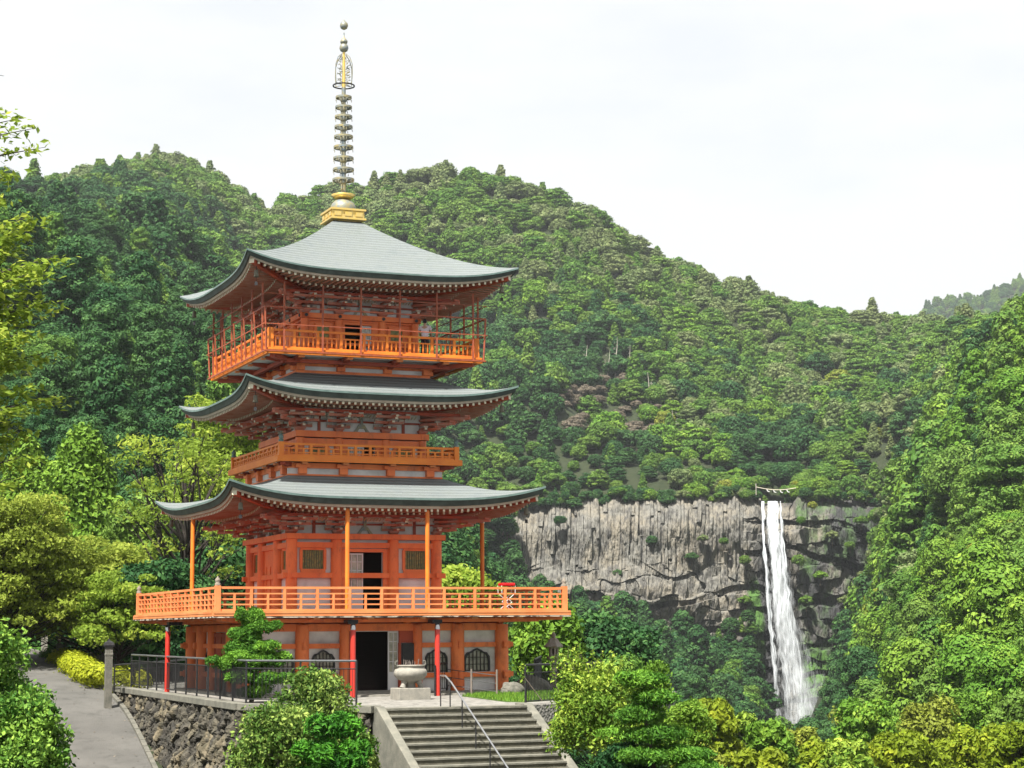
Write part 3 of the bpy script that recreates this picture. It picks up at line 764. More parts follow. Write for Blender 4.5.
for _ in range(420):                  # scrub on the slopes either side of the garden, beyond the edges of the view
    y_ = 38+95*rng.random(); px = -90-480*rng.random() if rng.random() < .6 else 1190+400*rng.random(); x_ = (px-512)/F*y_
    if path_info(np.array([x_]), np.array([y_]))[0][0] < 3.5: continue
    s_ = .25+.45*rng.random()
    TREES.append(dict(x=x_, y=y_, z=ground_z(x_, y_)-5*s_, s=s_, kd=['rounded', 'spreading', 'rounded'][int(rng.random()*3)], co=['dark green', 'mid green', 'mid green', 'fresh green'][int(rng.random()*4)], t=4, px=px, rz=rng.random()*6.28, v=0, low=1))
# what shows largest: crown width in the picture, if not hidden by the slope or by the pagoda
def score(T):
    if T.get('low'): return 0
    x, y = proj(T['x'], T['y'], T['z']+TOPZ[T['kd']]*T['s']*0.75)
    if not (-15 < x < 1040 and 60 < y < 760): return 0
    if 205 < x < 500 and y > 230 or (140 < x < 560 and 500 < y): return 0
    return T['s']*9*F/T['y']
for T in TREES: T['sc'] = score(T)
# hidden ones (another crown stands right in front) count less: coarse depth buffer of crowns
buf = np.full((80, 108), 1e9)
for T in sorted(TREES, key=lambda q: q['y']):
    cx, cy = proj(T['x'], T['y'], T['z']+TOPZ[T['kd']]*T['s']*0.7); r = 3.6*T['s']*F/T['y']/10
    i0, i1, j0, j1 = int(cy/10-r), int(cy/10+r)+1, int(cx/10-r), int(cx/10+r)+1
    i0, j0 = max(0, i0), max(0, j0); i1, j1 = min(80, i1), min(108, j1)
    if i1 <= i0 or j1 <= j0: T['vis'] = 0; continue
    b = buf[i0:i1, j0:j1]; T['vis'] = float((b > T['y']).mean()); b[b > T['y']] = T['y']
for T in TREES: T['rank'] = T['sc']*(T['vis'] if T['vis'] > 0.22 else 0)
TREES.sort(key=lambda q: -q['rank'])
NIND = 250
SOLO, MASS = TREES[:NIND], TREES[NIND:]
SHAPE_W = {'rounded': 'round-crowned tree', 'broad layered': 'layered tree', 'conical': 'pointed conifer', 'tall narrow': 'tall narrow tree', 'spreading': 'spreading tree'}
def region(px, py, t):
    lf = t < 7.7 and px < 470
    rt = px > 850 and t < 9.8
    if lf:
        h = ('near the left skyline' if py < 215 else 'on the left hill at top-roof height' if py < 300 else 'on the left hill at top-balcony height' if py < 380 else
             'on the left hill at middle-roof height' if py < 440 else 'on the left hill at middle-balcony height' if py < 500 else 'low on the left hill behind the garden')
    elif rt:
        h = ('near the skyline at the far right' if py < 345 else 'high on the right hillside' if py < 430 else 'halfway up the right hillside' if py < 520 else
             'on the right hillside level with the cliff' if py < 600 else 'low on the right hillside beside the falls' if py < 690 else 'at the foot of the right hillside')
    elif t < 9.2: h = 'in the gorge below the cliff'
    elif t < 10.6: h = 'along the top of the cliff'
    else: h = 'on the main hill above the cliff'
    return h
ORD = ['leftmost', 'second from left', 'third from left', 'fourth from left', 'fifth from left', 'sixth from left', 'seventh from left', 'eighth from left', 'ninth from left']
def ordinal(i, n):
    if n == 1: return ''
    if n == 2: return 'left ' if i == 0 else 'right '
    if i < 5: return ORD[i]+' '
    if i >= n-5: return ['rightmost', 'second from right', 'third from right', 'fourth from right', 'fifth from right'][n-1-i]+' '
    return ORD[i]+' ' if i < 9 else ''
cells = {}
for T in SOLO:
    px, py = proj(T['x'], T['y'], T['z']+8*T['s']); T['ppx'] = px
    T['lab'] = T['co']+' '+SHAPE_W[T['kd']]; T['reg'] = region(px, py, T['t'])
    cells.setdefault((T['lab'], T['reg']), []).append(T)
for (lab, reg), L in cells.items():
    L.sort(key=lambda q: q['ppx'])
    for i, T in enumerate(L):
        T['label'] = (ordinal(i, len(L)) + lab + ' ' + reg)
for T in SOLO:
    lv = 'near' if T['y'] < 215 else 'mid' if T['y'] < 560 else 'far'
    cm, tm = proto(T['kd'], T['co'], T['v'], lv)
    root = empty('conifer_tree' if T['kd'] == 'conical' else 'forest_tree', (T['x'], T['y'], T['z']), T['rz'], T['label'], 'tree',
                 'trees on the left hillside' if 'left' in T['reg'] else 'trees on the right hillside' if 'right' in T['reg'] else 'trees on the hills around the falls')
    root.scale = (T['s'],)*3
    link('crown', cm, root); link('trunk', tm, root)

# the rest of the wood: one stuff object whose points carry the trees
def build_forest():
    kinds = {}
    for T in MASS:
        lv = 'near' if T['y'] < 200 else 'mid' if T['y'] < 430 else 'far'
        kinds.setdefault((T['kd'], T['co'], T['v'], lv), []).append(T)
    keys = list(kinds); P = []; idx = []; sc = []; rot = []
    for i, k in enumerate(keys):
        for T in kinds[k]:
            P.append((T['x'], T['y'], T['z'])); idx.append(i); sc.append(T['s']); rot.append(T['rz'])
    me = bpy.data.meshes.new('forest'); me.from_pydata(P, [], [])
    for nme, ty, arr in (('which', 'INT', idx), ('size', 'FLOAT', sc), ('turn', 'FLOAT', rot)):
        a = me.attributes.new(nme, ty, 'POINT'); a.data.foreach_set('value', arr)
    ng = bpy.data.node_groups.new('forest', 'GeometryNodeTree')
    ng.interface.new_socket('Geometry', in_out='INPUT', socket_type='NodeSocketGeometry'); ng.interface.new_socket('Geometry', in_out='OUTPUT', socket_type='NodeSocketGeometry')
    gi = ng.nodes.new('NodeGroupInput'); go = ng.nodes.new('NodeGroupOutput')
    jall = None
    # join order of a multi-input socket is last-linked-first, so link in reverse
    for k in reversed(keys):
        cm, tm = proto(*k)
        co = bpy.data.objects.new('tree_source', cm); to = bpy.data.objects.new('tree_source', tm)
        jn = ng.nodes.new('GeometryNodeJoinGeometry'); gt = ng.nodes.new('GeometryNodeGeometryToInstance')
        for ob in (co, to):
            oi = ng.nodes.new('GeometryNodeObjectInfo'); oi.inputs['Object'].default_value = ob; oi.inputs['As Instance'].default_value = False
            ng.links.new(oi.outputs['Geometry'], jn.inputs[0])
        ng.links.new(jn.outputs[0], gt.inputs[0])
        if jall is None: jall = ng.nodes.new('GeometryNodeJoinGeometry')
        ng.links.new(gt.outputs[0], jall.inputs[0])
    ip = ng.nodes.new('GeometryNodeInstanceOnPoints'); ip.inputs['Pick Instance'].default_value = True
    def attr(nm, ty):
        a = ng.nodes.new('GeometryNodeInputNamedAttribute'); a.data_type = ty; a.inputs['Name'].default_value = nm; return a.outputs['Attribute']
    ng.links.new(gi.outputs[0], ip.inputs['Points']); ng.links.new(jall.outputs[0], ip.inputs['Instance'])
    ng.links.new(attr('which', 'INT'), ip.inputs['Instance Index'])
    cx = ng.nodes.new('ShaderNodeCombineXYZ'); ng.links.new(attr('turn', 'FLOAT'), cx.inputs['Z']); ng.links.new(cx.outputs[0], ip.inputs['Rotation'])
    ng.links.new(attr('size', 'FLOAT'), ip.inputs['Scale'])
    ng.links.new(ip.outputs[0], go.inputs[0])
    o = link('forest', me); m = o.modifiers.new('trees', 'NODES'); m.node_group = ng
    tag(o, 'dense mixed evergreen forest covering the hills', 'forest', kind='stuff')
build_forest()


# ================================================================== THE PAGODA
PG = empty('pagoda', (AX, AY, 0), TH, 'three-storey vermilion pagoda with grey-green curved roofs and a golden spire', 'pagoda')
def S(k, s, d, z):                       # side k (0 front, 1 right, 2 back, 3 left), s along it, d outwards
    return rot4((s, -d, z), k)
def pbox(mb, k, s0, s1, d0, d1, z0, z1, mi=0):
    mb.k = k; mb.box(s0, s1, -d1, -d0, z0, z1, mi); mb.k = 0

# stone base and front step
mb = MB(); mb.box(-4.85, 4.85, -4.85, 4.85, -0.6, 0.12); mb.box(-2.0, 2.6, -5.35, -4.852, -0.6, 0.06)
mb.build('stone_base', LGRAN, PG)

# ---- storeys: walls with openings ---------------------------------------------------------------
def wall_panel(mb, k, d, th, s0, s1, z0, z1, holes=(), mi=0):
    """wall strip with rectangular holes (s0,s1,z0,z1), sorted by s"""
    cur = s0
    for (a, b, c, e) in sorted(holes):
        if a > cur: pbox(mb, k, cur, a, d-th, d, z0, z1, mi)
        if c > z0: pbox(mb, k, a, b, d-th, d, z0, c, mi)
        if e < z1: pbox(mb, k, a, b, d-th, d, e, z1, mi)
        cur = b
    if cur < s1: pbox(mb, k, cur, s1, d-th, d, z0, z1, mi)

def column(s, d, k, z0, z1, r):
    if abs(s) > d-1e-3 and k in (1, 3): return
    p = S(k, s, d, 0); mb = MB(); mb.cyl((p[0], p[1], z0), (p[0], p[1], z1), r, r*0.97, 16)
    mb.build('column', VERM, PG)

# ground storey -----------------------------------------------------------------
D0 = 4.33
w = MB()
for k in range(4):
    holes = [(-3.88, -3.02, .74, 1.48), (-2.34, -1.62, .74, 1.48), (1.62, 2.34, .74, 1.48), (3.02, 3.88, .74, 1.48)]
    if k == 0: holes.append((-0.95, 0.62, 0.12, 2.1))
    wall_panel(w, k, D0-0.10, 0.16, -D0+.17 if k % 2 == 0 else -D0+.34, D0-.17 if k % 2 == 0 else D0-.34, 0.12, 2.25, holes)
w.build('ground_storey_wall', PLAST, PG)
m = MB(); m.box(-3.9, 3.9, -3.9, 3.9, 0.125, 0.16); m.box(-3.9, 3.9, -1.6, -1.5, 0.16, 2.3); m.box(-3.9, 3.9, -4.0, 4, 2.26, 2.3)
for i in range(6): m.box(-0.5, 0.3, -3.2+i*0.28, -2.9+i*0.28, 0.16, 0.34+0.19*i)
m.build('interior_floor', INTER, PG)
for k in range(4):
    for s in (-4.33, -2.72, -1.28, 1.28, 2.72) + ((4.33,) if k in (0, 2) else ()):
        column(s if abs(s) < 4.3 else math.copysign(D0, s), D0, k, 0.1, 2.32, 0.235 if abs(s) > 2 else 0.17)
for nm, z0, z1, dd in (('tie_beam', 1.56, 1.72, 0.03), ('tie_beam', 0.56, 0.72, 0.03), ('head_beam', 2.12, 2.36, 0.05)):
    m = MB()
    for k in range(4):
        ends = D0+0.42 if nm == 'tie_beam' else D0+0.05
        a = ends if k % 2 == 0 else D0-0.10
        if k == 0 and z0 < 2: pbox(m, k, -a, -1.28, D0-0.14, D0+dd, z0, z1); pbox(m, k, 1.28, a, D0-0.14, D0+dd, z0, z1)
        else: pbox(m, k, -a, a, D0-0.14, D0+dd, z0, z1)
        if k % 2 == 1 and nm == 'tie_beam': pbox(m, k, D0+.3, D0+0.5, D0-0.1, D0+0.1, z0+.003, z1-.003); pbox(m, k, -D0-0.5, -D0-.3, D0-0.1, D0+0.1, z0+.003, z1-.003)
    m.build(nm, VERM, PG)
# peg caps on the columns
m = MB()
for k in range(4):
    for s in (-D0, -2.72, 2.72, D0):
        for z in (1.64, 0.64): pbox(m, k, s-.05, s+.05, D0+.22, D0+.31, z-.12, z+.12)
m.build('beam_wedge', VERM, PG)

def arch_window(k, sc, wd, z0, z1):
    """bell-shaped window: black frame, glazing with lattice"""
    h = wd/2
    arch = [(-h*1.0, z0), (-h*1.0, z0+(z1-z0)*0.45), (-h*.97, z0+(z1-z0)*0.66), (-h*.74, z0+(z1-z0)*.84), (-h*.5, z0+(z1-z0)*.87), (-h*.28, z0+(z1-z0)*.96), (0, z1+.02)]
    arch = arch + [(-x, z) for x, z in arch[-2::-1]]
    fr = MB(); fr.k = k
    out = [(x*1.14, z0+(z-z0)*1.07) for x, z in arch]
    n = len(arch); d0, d1 = -(D0-.02), -(D0-.12)
    vs = [(sc+x, d0, z) for x, z in out]+[(sc+x, d0, z) for x, z in arch]+[(sc+x, d1, z) for x, z in out]+[(sc+x, d1, z) for x, z in arch]
    fs = []
    for i in range(n-1): fs += [(i, i+1, n+i+1, n+i), (i, 2*n+i, 2*n+i+1, i+1), (n+i, n+i+1, 3*n+i+1, 3*n+i)]
    fr.add(vs, fs)
    wdw = fr.build('arched_window', DARK, PG)
    gl = MB(); gl.k = k
    gl.add([(sc+x, -(D0-.11), z) for x, z in arch], [tuple(range(n))]); gl.build('pane', GLASS, wdw)
    # plaster filling the square hole round the arch, with its own thickness
    pl = MB(); pl.k = k
    a, b, zt = sc-wd/2-.005, sc+wd/2+.005, z1
    for side in (-1, 1):
        pts = [(x, z) for x, z in arch[1:n//2+1]]
        vs = [(sc+side*x if True else x, -(D0-.118), z) for x, z in pts]
        vs = [(sc+side*abs(x)*1.0, -(D0-.115), z) for x, z in pts] + [(sc, -(D0-.115), zt+.03), (sc+side*(wd/2+.02), -(D0-.115), zt+.03)]
        pl.add(vs, [tuple(range(len(vs)))])
    pl.build('surround', PLAST, wdw)
    la = MB(); la.k = k
    for i in range(1, 6):
        x = sc-h+wd*i/6; zt_ = z1-0.02-abs(i-3)*0.035
        la.box(x-.014, x+.014, -(D0-.05), -(D0-.09), z0, zt_)
    for z in (z0+.02, z0+(z1-z0)*.33, z0+(z1-z0)*.66): la.box(sc-h, sc+h, -(D0-.055), -(D0-.085), z-.012, z+.012)
    la.build('lattice', mat('dark_lattice', (0.05, 0.045, 0.035), 0.6) if 'dark_lattice' not in bpy.data.materials else bpy.data.materials['dark_lattice'], wdw)
for k in (0, 3, 1, 2):
    for sc, wd in ((-3.45, .82), (-1.98, .70), (1.98, .70), (3.45, .82)):
        arch_window(k, sc, wd, .75, 1.45)

# ground door: open sliding door, glazed leaf, red jambs, notice board beside it
def glazed_leaf(name, s0, s1, z0, z1, d, k=0, rows=4, cols=2, solid=0.32):
    m = MB(); t = 0.045
    zs = z0+(z1-z0)*solid
    pbox(m, k, s0, s1, d-.04, d, z0, zs); pbox(m, k, s0, s0+t, d-.04, d, zs, z1); pbox(m, k, s1-t, s1, d-.04, d, zs, z1); pbox(m, k, s0+t, s1-t, d-.04, d, z1-t, z1)
    for i in range(1, cols): x = s0+(s1-s0)*i/cols; pbox(m, k, x-.012, x+.012, d-.03, d-.005, zs, z1-t)
    for i in range(1, rows): z = zs+(z1-zs)*i/rows; pbox(m, k, s0+t, s1-t, d-.03, d-.005, z-.012, z+.012)
    o = m.build(name, WHITEP if name != 'grey_door_leaf' else PLAST, PG)
    g = MB(); pbox(g, k, s0+t, s1-t, d-.035, d-.032, zs, z1-t); g.build('pane', GLASS, o)
    return o
glazed_leaf('glazed_door', 0.27, 0.64, 0.14, 2.1, D0-0.08)
m = MB(); pbox(m, 0, 0.64, 1.12, D0-.1, D0+.02, 1.72, 2.12); pbox(m, 0, 0.62, 0.70, D0-.1, D0+.02, 0.12, 1.72); m.build('door_jamb', RED, PG)
m = MB(); pbox(m, 0, -1.12, -0.93, D0-.1, D0+.02, 0.12, 2.12); m.build('door_jamb', RED, PG)
m = MB(); pbox(m, 0, 0.72, 1.30, D0+.03, D0+.08, 0.62, 1.70); pbox(m, 0, .76, .80, D0+.03, D0+.06, .12, .62); pbox(m, 0, 1.22, 1.26, D0+.03, D0+.06, .12, .62)
m.build('notice_board', DARK, PG)
m = MB(); pbox(m, 0, -1.0, .7, D0-.14, D0+.12, .121, .17); m.build('door_sill', LGRAN, PG)
for k in (1, 2, 3):
    m = MB(); pbox(m, k, -0.95, 0.95, D0-.12, D0-.02, 0.13, 2.1)
    for s in (-.93, -.02, .9): pbox(m, k, s-.05, s+.05, D0-.02, D0+.01, .13, 2.1)
    for z in (.4, 1.2, 2.0): pbox(m, k, -.95, .95, D0-.019, D0+.008, z-.05, z+.05)
    m.build('panel_door', RED, PG)

# red round posts under the balcony, with steel cap and bracket
for (u, v) in ((-1.45, -5.8), (1.45, -5.8), (-5.85, 1.5)):
    m = MB(); m.cyl((u, v, -0.02), (u, v, 2.30), 0.088, n=14)
    o = m.build('support_post', POLE, PG)
    c = MB(); c.lathe([(0.091, 2.16), (0.091, 2.30), (0.07, 2.335), (0.02, 2.35)], (u, v, 0), 12); c.build('post_cap', STEEL, o)
    c = MB(); c.beam((u, v, 2.42), (u*0.92 if abs(u) > 3 else u, v*0.92 if abs(v) > 3 else v, 2.42), .34, .12); c.box(u-.17, u+.1, v-.1, v+.1, 2.34, 2.38); c.build('post_bracket', DARK, o)

STAIN = mat('weather_stained_edge', (.75, .68, .55), .8, (.05, .045, .04), 2.6, 8, (.46, .54), stretch=(1, 1, 3))
# ---- balconies ------------------------------------------------------------------------------------
def balcony(w, zb, zt, zrail, wall, mats_fascia, mat_rail, style, bays, outriggers, slab_mat, zunder, wunder):
    fl = MB(); fl.box(-w+.05, w-.05, -w+.05, w-.05, zt-.06, zt-.004)
    root = fl.build('balcony', slab_mat, PG)
    fa = MB()
    for k in range(4):
        a = w if k % 2 == 0 else w-.16
        pbox(fa, k, -a, a, w-.16, w, zb+.05, zt); pbox(fa, k, -a-.0, a+.0, w-.14, w-.012, zb, zb+.05, 1)
        pbox(fa, k, -a+.02, a-.02, w-.11, w+.015 if k % 2 == 0 else w+.012, zt-.045, zt+.02)
    fa.build('edge_board', [mats_fascia, STAIN if style == 1 else mats_fascia], root)
    un = MB()
    un.box(-w+.16, w-.16, -w+.16, w-.16, zb+.06, zb+.09); un.build('underside', slab_mat, root)
    br = MB()
    for k in range(4):
        for s in outriggers:
            # tapering beam from the wall out to the edge, faded end
            h = zt-zb
            p = [(wunder-.1, zb-.20), (w-.30, zb-.035), (w-.30, zb+.05), (wunder-.1, zb+.05)]
            for e in (0, 1): pass
            vs = [S(k, s-.09, x, z) for x, z in p]+[S(k, s+.09, x, z) for x, z in p]
            br.add(vs, [(0, 1, 2, 3), (4, 7, 6, 5), (0, 4, 5, 1), (1, 5, 6, 2), (2, 6, 7, 3), (3, 7, 4, 0)])
            pbox(br, k, s-.10, s+.10, w-.30, w-.16, zb-.065, zb-.002, 1)
        pbox(br, k, -w+.9, w-.9, w-.95, w-.80, zb-.16, zb-.035)
    for k in range(4):   # diagonal outrigger
        a = wunder-.1; b = w-.25
        p = S(k, a, a, zb-.08); q = S(k, b, b, zb-.02); br.beam(p, q, .18, .16)
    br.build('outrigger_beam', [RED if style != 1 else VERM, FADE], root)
    # railing
    wr = w-.17
    rl = MB()
    for k in range(4):
        a = wr
        for z, th, hh in ((zrail, .075, .075),) + tuple((z, .045, .045) for z in bays['rails']):
            ext = (0.10 if z == zrail else 0.06) if k % 2 == 0 else -0.04
            pbox(rl, k, -a-ext, a+ext, wr-th/2, wr+th/2, z-hh, z)
        pbox(rl, k, -a-.02 if k % 2 == 0 else -a+.06, a+.02 if k % 2 == 0 else a-.06, wr-.05, wr+.05, zt+.001, zt+.09)
        n = bays['n']
        for i in range(1, n):
            s = -a+2*a*i/n
            pbox(rl, k, s-.045, s+.045, wr-.04, wr+.04, zt+.09, zrail-.07)
        if style in (1, 2):
            for i in range(n):
                s = -a+2*a*(i+.5)/n
                pbox(rl, k, s-.035, s+.035, wr-.03, wr+.03, zt+.09, bays['rails'][0]-.04)
        if style == 3:
            m = n*5
            for i in range(m):
                if i % 5: s = -a+2*a*i/m; pbox(rl, k, s-.022, s+.022, wr-.02, wr+.02, zt+.09, bays['rails'][0]-.04)
    rl.build('railing', mat_rail, root)
    for sx in (-1, 1):
        for sy in (-1, 1):
            m = MB(); c = (sx*wr, sy*wr)
            m.box(c[0]-.085, c[0]+.085, c[1]-.085, c[1]+.085, zt, zrail+.03)
            o = m.build('corner_post', mat_rail, root)
            if style != 3:
                m = MB(); m.lathe([(.09, 0), (.09, .07), (.055, .09), (.085, .14), (.085, .19), (.03, .25), (.012, .29)], (c[0], c[1], zrail+.031), 12)
                m.build('finial', LANT if style == 1 else LIP, o)
    return root
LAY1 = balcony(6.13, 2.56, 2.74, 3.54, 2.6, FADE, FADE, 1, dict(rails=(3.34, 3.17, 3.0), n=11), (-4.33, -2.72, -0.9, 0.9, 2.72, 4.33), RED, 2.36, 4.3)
# ground ceiling beams below balcony one
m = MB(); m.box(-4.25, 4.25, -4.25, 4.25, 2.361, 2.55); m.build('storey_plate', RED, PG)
BALC2 = balcony(3.32, 7.80, 7.97, 8.43, 2.3, ORNG, ORNG, 2, dict(rails=(8.27, 8.13), n=12), (-2.3, -.85, .85, 2.3), PLAST, 7.4, 2.75)
BALC3 = balcony(3.87, 11.35, 11.52, 12.2, 2.1, ORNG, ORNG, 3, dict(rails=(11.98,), n=9), (-2.6, -.9, .9, 2.6), PLAST, 11.0, 2.6)
# skirts under balconies two and three
for (w_, z0, z1) in ((2.78, 7.30, 7.80), (2.45, 10.90, 11.35)):
    m = MB()
    for k in range(4):
        a = w_ if k % 2 == 0 else w_-.12
        pbox(m, k, -a, a, w_-.12, w_, z0, z0+.12); pbox(m, k, -a, a, w_-.16, w_-.06, z0+.12, z1-.18, 1); pbox(m, k, -a, a, w_-.12, w_+.02, z1-.18, z1-.0)
        for s in (-2.3, -.85, .85, 2.3):
            if abs(s) < w_: pbox(m, k, s-.14, s+.14, w_-.06, w_+.12, z0+.12, z1-.02); pbox(m, k, s-.25, s+.25, w_-.05, w_+.16, z1-.16, z1-.04)
    m.build('balcony_base', [VERM, PLAST], PG)

# ---- upper storeys ---------------------------------------------------------------------------------
def storey(d, z0, zt, cols, zbeams, win, door, r, lat_z, wallm=None):
    """zbeams: (z0,z1,stick-out,overhang)"""
    m = MB()
    for k in range(4):
        holes = [(a, b, win[2], win[3]) for a, b in ((-win[1], -win[0]), (win[0], win[1]))]
        if k == 0: holes.append((door[0], door[1], z0, door[2]))
        a = d-.1 if k % 2 == 0 else d-.22
        wall_panel(m, k, d-.06, .12, -a, a, z0, zt, holes)
    m.build('storey_wall', wallm or PLAST, PG)
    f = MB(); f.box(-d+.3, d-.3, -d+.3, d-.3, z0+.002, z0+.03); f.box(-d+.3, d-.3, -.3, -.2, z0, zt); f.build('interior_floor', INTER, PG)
    for k in range(4):
        for s in (-d, -cols, cols)+((d,) if k in (0, 2) else ()):
            column(s, d, k, z0, zt, r)
    for a0, a1, st, ov in zbeams:
        b = MB()
        for k in range(4):
            e = d+ov if k % 2 == 0 else d-.1
            pbox(b, k, -e, e, d-.1, d+st, a0, a1)
            if k % 2 == 1 and ov > .1: pbox(b, k, d+.2, d+ov+.02, d-.1, d+st-.02, a0+.003, a1-.003); pbox(b, k, -d-ov-.02, -d-.2, d-.1, d+st-.02, a0+.003, a1-.003)
        o = b.build('tie_beam', VERM, PG)
        if st < .2:
            q = MB()
            for k in range(4):
                for s in (-d, -cols, cols, d):
                    p1 = S(k, s, d+st, (a0+a1)/2); p2 = S(k, s, d+st+.035, (a0+a1)/2); q.cyl(p1, p2, .06, n=10)
            q.build('nail_cover', DARK, o)
    # red infill of the middle bay (except front door) + side strips
    for k in range(4):
        if k: 
            q = MB(); pbox(q, k, -cols+.1, cols-.1, d-.06, d+.0, z0, zbeams[-2][0] if len(zbeams) > 1 else zt)
            for s in (-.5, 0, .5): pbox(q, k, s-.03, s+.03, d, d+.025, z0, z0+(zt-z0)*.66)
            for z in (.35, .5): pbox(q, k, -.55, .55, d, d+.02, z0+(zt-z0)*z, z0+(zt-z0)*z+.05)
            q.build('panel_door', VERM, PG)
        else:
            q = MB(); pbox(q, 0, door[1], cols-.1, d-.06, d+.0, z0, door[2]); pbox(q, 0, -cols+.1, door[0], d-.06, d, z0, door[2]); pbox(q, 0, -cols+.1, cols-.1, d-.06, d+.01, door[2], door[2]+.12)
            q.build('door_surround', VERM, PG)
        for sg in (-1, 1):
            q = MB(); a, b = win[0], win[1]; s0, s1 = (a, b) if sg > 0 else (-b, -a)
            t = .07
            pbox(q, k, s0-.02, s1+.02, d-.08, d-.0, win[3]-.02, win[3]+t); pbox(q, k, s0-.02, s1+.02, d-.08, d-.0, win[2]-t*1.6, win[2]+.02)
            pbox(q, k, s0-.05, s0+.05, d-.08, d-.003, win[2], win[3]); pbox(q, k, s1-.05, s1+.05, d-.08, d-.003, win[2], win[3])
            fr = q.build('lattice_window', VERM, PG)
            q = MB(); n = 9
            for i in range(n): s = s0+.05+(s1-s0-.1)*(i+.5)/n; q.beam(S(k, s, d-.07, win[2]), S(k, s, d-.07, win[3]), .045, .045, 0, up=S(k, 0, 1, 0))
            q.build('bars', GREENB, fr)
            q = MB(); pbox(q, k, s0, s1, d-.118, d-.112, win[2], win[3]); q.build('backing', mat('window_backing', (.35, .33, .26), .8) if 'window_backing' not in bpy.data.materials else bpy.data.materials['window_backing'], fr)
storey(2.6, 2.74, 5.22, 1.02, [(3.92, 4.09, .10, .32), (4.94, 5.12, .10, .0), (5.225, 5.41, .26, .26)], (1.42, 2.26, 4.2, 4.88), (-.66, .66, 4.80), .2, 0)
glazed_leaf('glazed_door', -.66, -.04, 2.75, 4.76, 2.53, rows=4, cols=3, solid=.42)
storey(2.22, 7.97, 8.72, .85, [(8.50, 8.70, .08, 0), (8.74, 8.95, .2, .2)], (1.2, 1.85, 8.1, 8.42), (-.5, .5, 8.48), .16, 0)
glazed_leaf('glazed_door', -.5, .1, 7.98, 8.46, 2.16, rows=2, cols=4, solid=.1)
storey(2.02, 11.52, 12.90, .80, [(12.02, 12.10, .06, 0), (12.84, 12.905, .05, 0), (12.91, 13.08, .18, .18)], (1.08, 1.62, 12.25, 12.68), (-.56, .42, 12.76), .15, 0, VERM)
glazed_leaf('glazed_door', .05, .42, 11.53, 12.74, 1.97, rows=5, cols=2, solid=.05)

